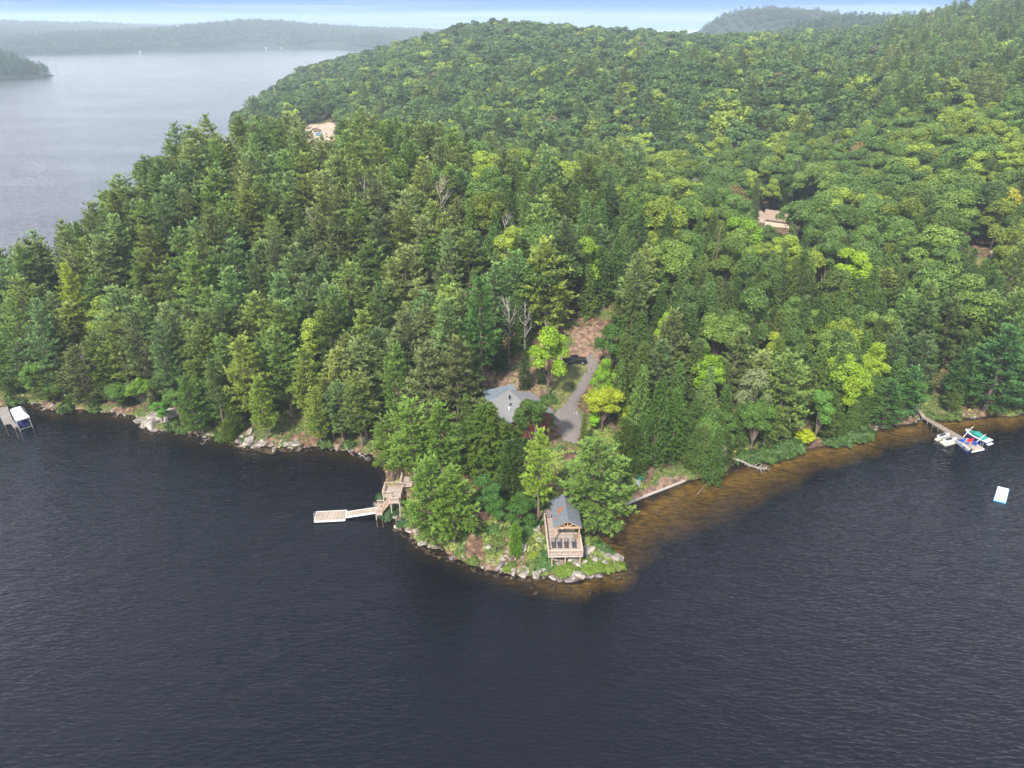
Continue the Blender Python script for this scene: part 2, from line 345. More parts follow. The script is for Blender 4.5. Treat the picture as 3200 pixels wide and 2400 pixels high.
# ------------------------------------------------------------------ ground, lake, far land
def ground_mat():
    m, t, b, o = nmat('forest_floor'); L = t.links.new
    g = N(t, 'ShaderNodeNewGeometry'); s = N(t, 'ShaderNodeSeparateXYZ'); L(g.outputs['Position'], s.inputs[0])
    def noise(scale, det=8):
        n = N(t, 'ShaderNodeTexNoise'); n.inputs['Scale'].default_value = scale; n.inputs['Detail'].default_value = det; L(g.outputs['Position'], n.inputs['Vector']); return n
    def ramp(src, a, ca, bb, cb, mid=None, mid2=None):
        r = N(t, 'ShaderNodeValToRGB'); e = r.color_ramp.elements; e[0].position = a; e[0].color = rgba(ca); e[1].position = bb; e[1].color = rgba(cb)
        if mid: q = r.color_ramp.elements.new(mid[0]); q.color = rgba(mid[1])
        if mid2: q = r.color_ramp.elements.new(mid2[0]); q.color = rgba(mid2[1])
        L(src, r.inputs[0]); return r
    litter = ramp(noise(.9, 10).outputs['Fac'], .3, (.04, .028, .02), .72, (.24, .155, .10), (.52, (.11, .066, .042)))
    moss = ramp(noise(1.7, 8).outputs['Fac'], .3, (.025, .045, .012), .75, (.13, .15, .045))
    r1 = ramp(noise(.16, 5).outputs['Fac'], .47, (0, 0, 0), .58, (1, 1, 1))
    land = N(t, 'ShaderNodeMixRGB'); L(r1.outputs[0], land.inputs[0]); L(litter.outputs[0], land.inputs[1]); L(moss.outputs[0], land.inputs[2])
    # lake bed: amber sand in the shallows, deeper dark silt with the water's light loss painted in
    dn = noise(.12, 5); ad = N(t, 'ShaderNodeMath', operation='MULTIPLY_ADD'); L(dn.outputs['Fac'], ad.inputs[0]); ad.inputs[1].default_value = 1.6; L(s.outputs['Z'], ad.inputs[2])
    mr = N(t, 'ShaderNodeMapRange'); mr.inputs[1].default_value = -2.4; mr.inputs[2].default_value = .7; L(ad.outputs[0], mr.inputs[0])
    bed = ramp(mr.outputs[0], 0, (.004, .004, .005), 1, (.06, .045, .03), (.5, (.18, .125, .015)), (.86, (.36, .26, .07)))
    bn = ramp(noise(.8, 7).outputs['Fac'], .35, (.45, .45, .45), .65, (1, 1, 1))
    bm_ = N(t, 'ShaderNodeMixRGB', blend_type='MULTIPLY'); bm_.inputs[0].default_value = .7; L(bed.outputs[0], bm_.inputs[1]); L(bn.outputs[0], bm_.inputs[2])
    # the bed is sandy only in the cove to the right of the point; elsewhere dark rock and silt
    sx_ = N(t, 'ShaderNodeMapRange'); sx_.interpolation_type = 'SMOOTHSTEP'; sx_.inputs[1].default_value = -6; sx_.inputs[2].default_value = 16; sx_.inputs[3].default_value = .16; sx_.inputs[4].default_value = 1; L(s.outputs['X'], sx_.inputs[0])
    sc_ = N(t, 'ShaderNodeVectorMath', operation='SCALE'); L(bm_.outputs[0], sc_.inputs[0]); L(sx_.outputs[0], sc_.inputs['Scale'])
    wl = N(t, 'ShaderNodeMapRange'); wl.inputs[1].default_value = -.02; wl.inputs[2].default_value = .22; L(s.outputs['Z'], wl.inputs[0])
    mx = N(t, 'ShaderNodeMixRGB'); L(wl.outputs[0], mx.inputs[0]); L(sc_.outputs[0], mx.inputs[1]); L(land.outputs[0], mx.inputs[2])
    L(mx.outputs[0], b.inputs['Base Color']); b.inputs['Roughness'].default_value = .95; b.inputs['Specular IOR Level'].default_value = .1
    bp = N(t, 'ShaderNodeBump'); bp.inputs['Strength'].default_value = .6; bp.inputs['Distance'].default_value = .25; L(noise(2.2, 8).outputs['Fac'], bp.inputs['Height']); L(bp.outputs[0], b.inputs['Normal'])
    return m
M['ground'] = ground_mat()
props(link('ground', grid_mesh('ground', GX, GY, GZ, [M['ground']])), kind='structure')
def water_mat():
    m, t, b, o = nmat('lake_water'); L = t.links.new; t.nodes.remove(b)
    g = N(t, 'ShaderNodeNewGeometry')
    def layer(rot, sx, sy, scale, det, dist=0):
        mp = N(t, 'ShaderNodeMapping'); mp.inputs['Rotation'].default_value = (0, 0, R(rot)); mp.inputs['Scale'].default_value = (sx, sy, 1); L(g.outputs['Position'], mp.inputs[0])
        n = N(t, 'ShaderNodeTexNoise'); n.inputs['Scale'].default_value = scale; n.inputs['Detail'].default_value = det; n.inputs['Distortion'].default_value = dist; L(mp.outputs[0], n.inputs['Vector']); return n.outputs['Fac']
    def mad(a, k, c=None):
        q = N(t, 'ShaderNodeMath', operation='MULTIPLY_ADD'); L(a, q.inputs[0]); q.inputs[1].default_value = k
        if c is None: q.inputs[2].default_value = 0
        else: L(c, q.inputs[2])
        return q.outputs[0]
    h = mad(layer(38, .35, 1.3, 1.6, 1.5, .4), 1.0)
    h = mad(layer(26, .5, 1.4, 2.4, 0, .3), .22, h)
    h = mad(layer(50, .5, 1.2, .3, 1), 1.3, h)
    # gusts: patches of calmer and rougher water
    gst = N(t, 'ShaderNodeMapRange'); gst.inputs[1].default_value = .35; gst.inputs[2].default_value = .65; gst.inputs[3].default_value = .75; gst.inputs[4].default_value = 1.0
    L(layer(20, .4, 1.6, .018, 3), gst.inputs[0])
    bp = N(t, 'ShaderNodeBump'); bp.inputs['Distance'].default_value = .25; L(h, bp.inputs['Height']); L(gst.outputs[0], bp.inputs['Strength'])
    fr = N(t, 'ShaderNodeFresnel'); fr.inputs['IOR'].default_value = 1.34; L(bp.outputs[0], fr.inputs['Normal'])
    gl = N(t, 'ShaderNodeBsdfGlossy'); gl.inputs['Roughness'].default_value = .09; gl.inputs[0].default_value = (.93, .94, 1, 1); L(bp.outputs[0], gl.inputs['Normal'])
    tr = N(t, 'ShaderNodeBsdfTransparent'); tr.inputs[0].default_value = (.90, .80, .60, 1)
    df = N(t, 'ShaderNodeBsdfDiffuse'); df.inputs[0].default_value = (.0035, .0055, .011, 1)
    body = N(t, 'ShaderNodeMixShader'); body.inputs[0].default_value = .3; L(tr.outputs[0], body.inputs[1]); L(df.outputs[0], body.inputs[2])
    ms = N(t, 'ShaderNodeMixShader'); L(fr.outputs[0], ms.inputs[0]); L(body.outputs[0], ms.inputs[1]); L(gl.outputs[0], ms.inputs[2]); L(ms.outputs[0], o.inputs[0])
    return m
M['water'] = water_mat()
wb = MB(); wb.poly([(-7000, -400, 0), (7000, -400, 0), (7000, 9000, 0), (-7000, 9000, 0)])
props(wb.obj('lake_water', M['water']), kind='structure')
def far_mat():
    return mat('far_woodland', (.045, .075, .03), .95, (.02, .035, .018), .03)
M['far'] = mat('far_woodland', (.016, .030, .014), .95, (.010, .018, .010), .03)
def land_patch(name, poly, hf, step, pad=40):
    xs = [p[0] for p in poly]; ys = [p[1] for p in poly]
    X, Y = np.meshgrid(np.arange(min(xs) - pad, max(xs) + pad, step), np.arange(min(ys) - pad, max(ys) + pad, step))
    d = sdist(X, Y, poly); Z = np.where(d > 0, np.minimum(d * .4, 1.5) + hf(X, Y, d), -3 + 0 * d)
    o = link(name, grid_mesh(name, X, Y, Z, [M['far']])); props(o, kind='structure')
    def g(x, y):
        i = np.clip(((x - X[0, 0]) / step).astype(int), 0, X.shape[1] - 1); j = np.clip(((y - Y[0, 0]) / step).astype(int), 0, X.shape[0] - 1); return Z[j, i]
    return g
ISL = [(x * 1.24 + 50, y * 1.24) for x, y in [(-960,1000),(-900,960),(-800,955),(-700,975),(-655,1010),(-660,1040),(-720,1085),(-850,1110),(-960,1080)]]
g_isl = land_patch('island_ground', ISL, lambda x, y, d: 30 * sstep(0, 80, d) * (1 - .5 * sstep(-860, -740, x)) + 0 * x, 8)
FAR = [at(a, b)[:2] for a, b in [(-300,185),(0,174),(200,170),(330,167),(500,160),(640,158),(760,152),(900,153),(1080,152),(1088,158),(1180,160),(1262,160)]] + [(-370,2520),(-330,2650),(-500,2800),(-350,3000),(-100,3500),(100,4300),(100,6200),(-5200,6200),(-5200,1900)]
def far_h(x, y, d):
    base = 30 * sstep(0, 150, d) * (.45 + 1.3 * vn(x / 330, x * 0 + 3.3, 51)) * (1 - .55 * sstep(350, 650, d)) + 34 * sstep(900, 1500, d)
    def bump(cx, cy, r, h): return h * np.exp(-((x - cx) ** 2 + (y - cy) ** 2) / (r * r))
    b = bump(-1750, 2900, 480, 22) + bump(-950, 3050, 420, 26) + bump(-1150, 3300, 160, -20) + bump(-560, 2600, 130, 20) + bump(-2300, 3100, 600, 14) + bump(-750, 3500, 380, 26) + bump(-1350, 3200, 240, -24)
    return np.clip(base + b + fbm(x / 260, y / 260, 31, 3) * 26 * sstep(700, 1300, d) * 1.8, 1, 84)
g_far = land_patch('far_hills', FAR, far_h, 28)
# two wooded hills far beyond the right ridge
HB = [(520,1750),(900,1650),(1500,1500),(1700,2300),(500,2300),(420,2000)]
def hb_h(x, y, d):
    q = 74 * np.exp(-(((x - 640) / 360) ** 2 + ((y - 1950) / 260) ** 2)) ; return np.clip(q * sstep(0, 120, d), 1, 90) + 22
HB2 = [(380,1250),(700,1150),(1200,1150),(1200,1600),(600,1600),(400,1450)]
def hb2_h(x, y, d):
    return (46 * np.exp(-(((x - 560) / 190) ** 2 + ((y - 1350) / 170) ** 2)) + 42 * np.exp(-(((x - 850) / 230) ** 2 + ((y - 1350) / 200) ** 2))) * sstep(0, 90, d) + 20
g_hb = land_patch('distant_hill', HB, hb_h, 20, 0); g_hb2 = land_patch('wooded_hill', HB2, hb2_h, 16, 0)
# ------------------------------------------------------------------ draped ground patches
def drape(name, pxpoly, m, off=.10, step=.7, jitter=.5, z0=None):
    poly = [hit(a, b)[:2] for a, b in pxpoly]
    xs = [p[0] for p in poly]; ys = [p[1] for p in poly]
    X, Y = np.meshgrid(np.arange(min(xs) - 1, max(xs) + 1, step), np.arange(min(ys) - 1, max(ys) + 1, step))
    d = sdist(X, Y, poly) + fbm(X / 2.2, Y / 2.2, 5, 3) * jitter * 4
    Z = np.where(d > -.3, gz(X, Y) + off, gz(X, Y) - .3)
    dc = (d[:-1, :-1] + d[1:, 1:] + d[1:, :-1] + d[:-1, 1:]) / 4
    o = link(name, grid_mesh(name, X, Y, Z, [m], dc > -.6)); props(o, kind='structure'); return poly
M['gravel'] = mat('gravel', (.165, .145, .132), .95, (.105, .09, .082), 4, bump=.3)
M['lawn'] = mat('rough_grass', (.15, .14, .05), .95, (.065, .08, .022), .7, bump=.5)
M['sand'] = mat('bare_earth', (.40, .32, .25), .95, (.24, .17, .12), .25, bump=.3)
M['leafy'] = mat('leaf_litter', (.235, .15, .10), .95, (.075, .048, .034), .9, bump=.5)
LAWN = drape('lawn', [(1735,1142),(1835,1138),(1832,1170),(1800,1215),(1775,1262),(1742,1290),(1716,1270),(1722,1200)], M['lawn'], .08)
LEAFY = drape('leaf_litter', [(1795,1020),(1878,1015),(1888,1080),(1880,1128),(1800,1118),(1745,1120),(1790,1080)], M['leafy'], .08)
drape('clearing_floor', [(1505,1165),(1560,1150),(1620,1165),(1715,1180),(1722,1285),(1660,1245),(1590,1222),(1510,1235)], M['leafy'], .06)
DRIVE = drape('driveway', [(1728,1298),(1768,1268),(1784,1240),(1812,1200),(1828,1170),(1850,1168),(1838,1200),(1812,1240),(1800,1265),(1812,1300),(1815,1345),(1800,1385),(1762,1378),(1740,1330)], M['gravel'], .14, jitter=.15)
drape('parking_pad', [(1738,1142),(1742,1122),(1850,1112),(1868,1128),(1862,1165),(1838,1165),(1835,1142)], M['gravel'], .12, jitter=.2)
BEACH = drape('beach_strip', [(1975,1550),(2020,1525),(2080,1500),(2135,1492),(2140,1503),(2045,1543),(1970,1575)], M['leafy'], .07)
# building site in the far clearing, and the far driveways
SITE_PX = [(942,395),(975,389),(1010,392),(1030,383),(1048,388),(1052,404),(1040,414),(1052,440),(1046,452),(1020,436),(985,432),(968,446),(948,440),(955,415)]
drape('site_clearing', SITE_PX, M['sand'], .5, step=2, jitter=1.6)
drape('far_driveway', [(2345,633),(2352,633),(2395,675),(2392,700),(2378,700),(2372,670)], M['sand'], .25, step=1.2, jitter=.2)
drape('garden_lawn', [(2990,800),(3080,808),(3075,828),(2985,820)], M['lawn'], .25, step=1.5, jitter=.4)
# ------------------------------------------------------------------ tree prototypes
def quads_at(C, U, Vv):
    """C centres (n,3), half axes U,V"""
    return np.stack([C - U - Vv, C + U - Vv, C + U + Vv, C - U + Vv], 1)
def rdir(n):
    v = rng.normal(size=(n, 3)); return v / np.linalg.norm(v, axis=1, keepdims=True)
def needle_tufts(C, D, size, per, upb=.25):
    """fans of elongated blades around points C, heading D"""
    n = len(C); C = np.repeat(C, per, 0); D = np.repeat(D, per, 0)
    d = D * .9 + rdir(n * per) * .75 + np.array([0, 0, upb]); d /= np.linalg.norm(d, axis=1, keepdims=True)
    s = size * rng.uniform(.7, 1.3, (n * per, 1)); w = np.cross(d, np.array([0, 0, 1.]) + rdir(n * per) * .55); w /= np.linalg.norm(w, axis=1, keepdims=True) + 1e-9
    c = C + d * s * .5
    q = quads_at(c, d * s * .5, w * s * .2); q[:, 1] = c + d * s * .5 - w * s * .06; q[:, 2] = c + d * s * .5 + w * s * .06
    return q
def trunk_mb(H, r0, lean=0, n=8, top=.97, wob=.15):
    pts = []; rs = []
    ph = random.random() * 6
    for k in range(9):
        t = k / 8; pts.append((math.sin(t * 3 + ph) * wob * t - math.sin(ph) * 0 + lean * t * t, math.cos(t * 2.3 + ph) * wob * t, H * top * t)); rs.append(max(r0 * (1 - t * .92), .02) * (1.25 if k == 0 else 1))
    return MB().tube(pts, rs, n)
def pine(H=20, Rm=3.6, lod=0, base=.22, dens=1.0, droop=0.0):
    tmb = trunk_mb(H, H * .014)
    C = []; D = []; z = H * base
    while z < H * .985:
        t = (z / H - base) / (1 - base)
        prof = (1 - t) ** .68 * (.6 + .4 * min(1, t * 5)) * 1.15
        nb = max(3, int((5.5 if t < .8 else 4) + rng.integers(-1, 2)))
        a0 = rng.uniform(0, 6.28)
        for b in range(nb):
            a = a0 + b * 6.283 / nb + rng.normal() * .25; L = Rm * prof * rng.uniform(.6, 1.2) + .35
            if rng.random() < .12: L *= .45
            rise = (.10 + .35 * t - droop) ; zz = z + rng.normal() * .2
            ca, sa = math.cos(a), math.sin(a)
            def P(s): return np.array([ca * L * s, sa * L * s, zz + rise * L * s + .16 * L * s * s])
            if lod == 0 and L > 1: tmb.tube([P(0), P(.5), P(.92)], [.05 + .012 * L, .04, .015], 3)
            k = max(2, int(L * (2.5 if lod == 0 else 1.2) * dens))
            for s in np.linspace(.32 if L > 1.5 else .1, 1, k):
                p = P(s); side = (rng.random() - .5) * 2 * L * .34 * (1.15 - s * .6)
                for sd_ in ((side, -side * .8) if lod == 0 and s < .9 else (side,)):
                    C.append(p + np.array([-sa * sd_, ca * sd_, rng.normal() * .08])); D.append([ca * .8 - sa * np.sign(sd_) * .5, sa * .8 + ca * np.sign(sd_) * .5, .45])
        z += (rng.uniform(.8, 1.25) if lod == 0 else 1.25) * H / 20
    C = np.array(C); D = np.array(D, float); D /= np.linalg.norm(D, axis=1, keepdims=True)
    C = np.vstack([C, [[0, 0, H * .97]]]); D = np.vstack([D, [[0, 0, 1]]])
    q = needle_tufts(C, D, (.6 if lod == 0 else .95) * (H / 20) ** .5, 8 if lod == 0 else 6)
    return q, tmb
def hemlock(H=17, Rm=3.2, lod=0, base=.06, col=0.0):
    tmb = trunk_mb(H, H * .013)
    C = []; D = []; z = H * base
    while z < H * .99:
        t = (z / H - base) / (1 - base)
        prof = (1 - t) ** (.8 - col * .35) * (.8 + .2 * min(1, t * 4)) * (.85 + .3 * math.sin(t * 17 + Rm) * .5)
        nb = 7 if lod == 0 else 5; a0 = rng.uniform(0, 6.28)
        for b in range(nb):
            a = a0 + b * 6.283 / nb + rng.normal() * .3; L = Rm * prof * rng.uniform(.65, 1.15) + .2
            ca, sa = math.cos(a), math.sin(a)
            k = max(2, int(L * (2.6 if lod == 0 else .9)))
            for s in np.linspace(.35, 1, k):
                sd_ = (rng.random() - .5) * L * .55
                C.append([ca * L * s - sa * sd_, sa * L * s + ca * sd_, z + .10 * L * s - .30 * L * s * s + rng.normal() * .1]); D.append([ca, sa, -.35 + col])
        z += (.46 if lod == 0 else 1.0) * H / 17
    C = np.array(C); D = np.array(D, float); D /= np.linalg.norm(D, axis=1, keepdims=True)
    C = np.vstack([C, [[0, 0, H * .97]]]); D = np.vstack([D, [[0, 0, 1]]])
    q = needle_tufts(C, D, (.5 if lod == 0 else 1.1) * (H / 17) ** .5, 6 if lod == 0 else 4, .1)
    return q, tmb
def maple(H=15, Rm=4.2, lod=0, base=.25, lobes=18, tall=1.0):
    tmb = trunk_mb(H * .8, H * .016, top=.9)
    cz = H * (base + 1) / 2; hz = H * (1 - base) / 2
    L = []
    for i in range(lobes):
        while True:
            v = rng.normal(size=3); v /= np.linalg.norm(v)
            if v[2] > -.55: break
        rr = rng.uniform(.55, .82) if i > 3 else rng.uniform(0, .4)
        c = np.array([v[0] * Rm * rr, v[1] * Rm * rr, cz + v[2] * hz * rr * .95]); r = Rm * rng.uniform(.26, .44); L.append((c, r))
        if lod == 0: tmb.tube([(0, 0, H * base * 1.0), tuple((c * .5 + np.array([0, 0, H * base * .55]))), tuple(c)], [H * .007, H * .004, .03], 4)
    Q = []
    for c, r in L:
        n = int((430 if lod == 0 else 60) * (r / (Rm * .35)) ** 2)
        v = rdir(n); v[:, 2] = np.where(v[:, 2] < -.5, -v[:, 2], v[:, 2])
        rad = r * rng.uniform(.72, 1.06, (n, 1)); p = c + v * rad * np.array([1, 1, .78]) + rng.normal(size=(n, 3)) * r * .07
        nr = v * .8 + rdir(n) * .75 + np.array([0, 0, .25]); nr /= np.linalg.norm(nr, axis=1, keepdims=True)
        u = np.cross(nr, rdir(n)); u /= np.linalg.norm(u, axis=1, keepdims=True) + 1e-9; w = np.cross(nr, u)
        s = (.135 if lod == 0 else .36) * (Rm / 4.2) ** .5 * rng.uniform(.7, 1.35, (n, 1)); Q.append(quads_at(p, u * s, w * s * .8))
    return np.vstack(Q), tmb
def bare(H=14, Rm=2.6, conifer=False):
    mb = trunk_mb(H, H * .010, n=6)
    rnd = random
    if conifer:
        z = H * .2
        while z < H * .97:
            L = Rm * (1 - z / H) ** .7 * rnd.uniform(.5, 1.1) + .2; a = rnd.uniform(0, 6.28)
            mb.tube([(0, 0, z), (math.cos(a) * L * .6, math.sin(a) * L * .6, z + .05 * L), (math.cos(a) * L, math.sin(a) * L, z - .12 * L)], [.045, .03, .012], 3); z += .22
    else:
        for i in range(11):
            z0 = H * rnd.uniform(.35, .85); a = rnd.uniform(0, 6.28); L = Rm * rnd.uniform(.6, 1.2); ca, sa = math.cos(a), math.sin(a)
            p1 = (ca * L * .5, sa * L * .5, z0 + L * .5); p2 = (ca * L * .8, sa * L * .8, z0 + L * 1.3)
            mb.tube([(0, 0, z0), p1, p2], [.09, .06, .02], 4)
            for k in range(4):
                b = a + rnd.uniform(-1.2, 1.2); l = L * rnd.uniform(.3, .6); mb.tube([p1, (p1[0] + math.cos(b) * l, p1[1] + math.sin(b) * l, p1[2] + l)], [.04, .012], 3)
    return mb
PROTO = {}
def add_proto(key, q, tmb, leafm, barkm=None):
    cm = quads_mesh(key + '_crown', q, [leafm]); tm = tmb.mesh(key + '_trunk', barkm or M['bark'])
    PROTO.setdefault(key, []).append((cm, tm, float(q[:, :, 2].max())))
for i in range(6): add_proto('pine', *pine(20, [3.4, 3.9, 3.0, 4.3, 3.6, 3.3][i], 0, [.22, .15, .3, .12, .2, .25][i]), M['needles'])
for i in range(4): add_proto('hemlock', *hemlock(17, [3.1, 2.8, 3.5, 3.2][i], 0), M['needles'])
for i in range(3): add_proto('cedar', *hemlock(12, [1.9, 2.2, 1.7][i], 0, .03, 1.0), M['needles'])
for i in range(6): add_proto('maple', *maple(15, [4.2, 3.7, 4.6, 4.0, 3.4, 4.4][i], 0, [.2, .15, .28, .2, .12, .22][i], [18, 16, 22, 18, 15, 20][i]), M['leaves'])
LODK = {}
lodcol = bpy.data.collections.new('far_tree_kinds')      # source meshes of the instanced far woods, never linked to the scene
def add_lod(q, m, nm):
    o = bpy.data.objects.new(nm, quads_mesh(nm, q, [m])); lodcol.objects.link(o)
names = []
for i in range(4): names.append(('pine', 'a%d_far_pine' % i)); add_lod(pine(20, [3.6, 4.2, 3.2, 3.9][i], 1, .2)[0], M['needles'], 'a%d_far_pine' % i)
for i in range(3): add_lod(hemlock(17, [3.2, 3.6, 2.9][i], 1)[0], M['needles'], 'b%d_far_hemlock' % i)
for i in range(5): add_lod(maple(15, [4.4, 4.8, 4.1, 5.0, 4.5][i], 1, .1, 16)[0], M['leaves'], 'c%d_far_maple' % i)
for i in range(4): add_lod_mesh = lodcol.objects.link(bpy.data.objects.new('d%d_near_pine' % i, PROTO['pine'][i][0]))
for i in range(3): lodcol.objects.link(bpy.data.objects.new('e%d_near_hemlock' % i, PROTO['hemlock'][i][0]))
for i in range(5): lodcol.objects.link(bpy.data.objects.new('f%d_near_maple' % i, PROTO['maple'][i][0]))
LODRANGE = {'pine': (0, 4), 'hemlock': (4, 3), 'maple': (7, 5)}; LODH = {'pine': 20., 'hemlock': 17., 'maple': 15.}
def geo_group():
    g = bpy.data.node_groups.new('scatter_trees', 'GeometryNodeTree')
    g.interface.new_socket('Geometry', in_out='INPUT', socket_type='NodeSocketGeometry'); g.interface.new_socket('Geometry', in_out='OUTPUT', socket_type='NodeSocketGeometry')
    i = N(g, 'NodeGroupInput'); o = N(g, 'NodeGroupOutput'); iop = N(g, 'GeometryNodeInstanceOnPoints'); ci = N(g, 'GeometryNodeCollectionInfo')
    ci.inputs['Collection'].default_value = lodcol; ci.inputs['Separate Children'].default_value = True; ci.inputs['Reset Children'].default_value = True
    def att(nm, ty): a = N(g, 'GeometryNodeInputNamedAttribute'); a.data_type = ty; a.inputs['Name'].default_value = nm; return a.outputs['Attribute']
    L = g.links.new
    L(i.outputs[0], iop.inputs['Points']); L(ci.outputs[0], iop.inputs['Instance']); iop.inputs['Pick Instance'].default_value = True
    L(att('kidx', 'INT'), iop.inputs['Instance Index']); L(att('rot', 'FLOAT_VECTOR'), iop.inputs['Rotation']); L(att('scl', 'FLOAT_VECTOR'), iop.inputs['Scale'])
    L(iop.outputs[0], o.inputs[0]); return g
GG = geo_group()
def scatter(name, pts, idx, rot, scl, tint, label, cat):
    me = bpy.data.meshes.new(name); n = len(pts); me.vertices.add(n); me.vertices.foreach_set('co', np.asarray(pts, np.float32).reshape(-1))
    a = me.attributes.new('kidx', 'INT', 'POINT'); a.data.foreach_set('value', np.asarray(idx, np.int32))
    for nm, arr in (('rot', rot), ('scl', scl), ('tint', tint)):
        a = me.attributes.new(nm, 'FLOAT_VECTOR', 'POINT'); a.data.foreach_set('vector', np.asarray(arr, np.float32).reshape(-1))
    o = link(name, me); md = o.modifiers.new('trees', 'NODES'); md.node_group = GG
    props(o, label, cat, kind='stuff'); return o
# ------------------------------------------------------------------ tree placement
TREES = []     # kind, x, y, z, height, width factor, tint, px, py of the top, explicit (name,label,group,lean)
def tinted(c, k): return tuple(float(np.clip(v * k[i], 0, 1)) for i, v in enumerate(c))
TINT = {'pine': (.165, .232, .050), 'hemlock': (.100, .160, .032), 'cedar': (.070, .115, .026), 'maple': (.095, .175, .030)}
def tinted(c, k): return tuple(float(np.clip(v * k[i], 0, 1)) for i, v in enumerate(c))
def hero(kind, base=None, top=None, h=None, w=1.0, tint=None, label='', name=None, var=None):
    """base pixel fixes the foot; top pixel and h do the same from above"""
    if base:
        x, y, z = hit(*base)
        if top:
            e = ray(*top); z1 = CAMZ + e[2] / e[1] * y; h = z1 - z
    else: x, y, z = hit(top[0], top[1], h)
    TREES.append(dict(kind=kind, x=x, y=y, z=z, h=h, w=w, tint=tinted(tint, (1.22, 1.42, 1.0) if kind == 'pine' else (1.0, 1.1, .7)) if tint else TINT[kind], label=label, name=name, var=var, hero=True)); return x, y
YG = (.27, .31, .028); BG = (.15, .25, .03); YEL = (.29, .31, .03); OLV = (.17, .19, .05)
# the point
hero('pine', (1300,1525), (1290,1236), w=1.35, tint=(.13, .18, .04), label='large bright green pine on the bay side of the point, above the small stair platform')
hero('pine', (1385,1520), (1375,1250), w=1.3, tint=(.11, .16, .035), label='broad green pine beside the cottage, second from the bay side of the point')
hero('pine', (1350,1700), (1334,1419), w=1.12, tint=(.12, .175, .04), label='full green pine at the waters edge right of the floating dock', var=3)
hero('pine', (1420,1697), (1430,1448), w=1.25, tint=(.125, .175, .035), label='green pine on the rocky rim with its bare foot showing, left front of the point', var=1)
hero('pine', (1228,1500), (1222,1285), w=1.3, tint=(.12, .16, .038), label='pale green pine leaning over the bay behind the upper stair landing')
hero('hemlock', (1520,1468), (1517,1256), w=2.4, tint=(.075, .11, .022), label='dark olive hemlock in front of the left end of the cottage')
hero('hemlock', (1460,1380), (1452,1225), w=.9, label='dark hemlock between the left pines and the cottage roof')
hero('maple', (1672,1425), (1672,1238), w=1.3, tint=(.06, .10, .026), label='dark blue green oak in front of the cottage roof')
hero('pine', (1682,1636), (1738,1327), w=.95, tint=(.19, .235, .04), label='tall yellow green pine with a long bare trunk, left of the pavilion', var=2)
hero('pine', (1850,1668), (1858,1357), w=1.5, tint=(.12, .165, .046), label='huge blue green pine overhanging the right side of the pavilion roof', var=3)
hero('hemlock', (1822,1405), (1812,1292), w=.6, tint=(.10, .12, .04), label='slender olive conifer at the foot of the gravel driveway')
hero('maple', (1882,1275), (1871,1118), w=.85, tint=BG, label='light green maple right of the driveway, above the yellow maple')
hero('maple', (1880,1352), (1862,1205), w=1.0, tint=YEL, label='yellow maple beside the driveway turn')
hero('maple', (1858,1348), (1855,1288), w=.75, tint=(.20, .36, .02), label='small vivid lime green bush under the yellow maple', name='maple_bush')
hero('maple', (1948,1330), (1935,1262), w=.8, tint=YG, label='small yellow green tree tucked right of the yellow maple', name='maple_bush')
hero('cedar', (1940,1470), (1925,1300), w=1.3, tint=(.085, .115, .03), label='rounded olive cedar behind the blue green pine')
hero('cedar', (1972,1478), (1965,1320), w=1.3, tint=(.07, .105, .026), label='rounded dark cedar beside the upturned canoe')
hero('cedar', (1600,1552), (1600,1368), w=1.5, tint=(.055, .085, .024), label='rounded dark conifer in the middle of the point')
hero('cedar', (1560,1500), (1560,1400), w=1.5, tint=(.06, .095, .024), label='low dark conifer left of the rounded dark conifer')
hero('maple', (1522,1622), (1524,1484), w=.85, tint=(.06, .13, .04), label='round leafy shrub between the front pines and the dark conifers', name='leafy_shrub')
hero('maple', (1555,1640), (1560,1555), w=.9, tint=(.055, .12, .03), label='low leafy shrub at the right foot of the round leafy shrub', name='leafy_shrub')
hero('maple', (1622,1652), (1624,1568), w=1.1, tint=(.05, .105, .025), label='green shrub beside the bare trunk of the tall yellow green pine', name='leafy_shrub')
hero('cedar', (1611,1735), (1611,1632), w=1.0, tint=(.11, .20, .022), label='small bright green cone shaped tree on the open rocky tip', name='young_cedar')
hero('maple', (1650,1600), (1655,1540), w=1.2, tint=(.06, .11, .025), label='shrub behind the bare pine trunk', name='leafy_shrub')
hero('cedar', (1602,1432), (1600,1340), w=2.2, tint=(.08,.125,.03), label='small olive conifer hiding the front wall of the cottage')
# around the clearing
hero('maple', (1712,1240), (1712,1012), w=1.05, tint=(.20, .29, .028), label='tall bright green maple with a bare trunk behind the cottage', var=3)
hero('hemlock', (1640,1216), (1640,1085), w=.9, tint=(.035, .06, .018), label='dark hemlock behind the bright maple in the clearing')
hero('hemlock', (1690,1200), (1690,1090), w=.7, tint=(.035, .06, .018), label='small dark hemlock directly behind the bright maple trunk')
hero('pine', (1505,1240), (1521,850), w=1.0, tint=(.065, .12, .035), label='very tall pine with a long bare trunk at the left edge of the clearing', var=2)
hero('pine', (1455,1285), (1425,1077), w=1.3, tint=(.075, .13, .035), label='broad pine left of the cottage roof')
hero('hemlock', (1560,1165), (1555,975), w=.9, tint=(.035, .065, .02), label='dark hemlock at the back left of the clearing')
hero('maple', (1905,1180), (1905,1010), w=.9, tint=(.065, .125, .03), label='green maple at the right edge of the clearing')
hero('hemlock', (1930,1300), (1965,1120), w=1.0, label='dark hemlock right of the light green maple')
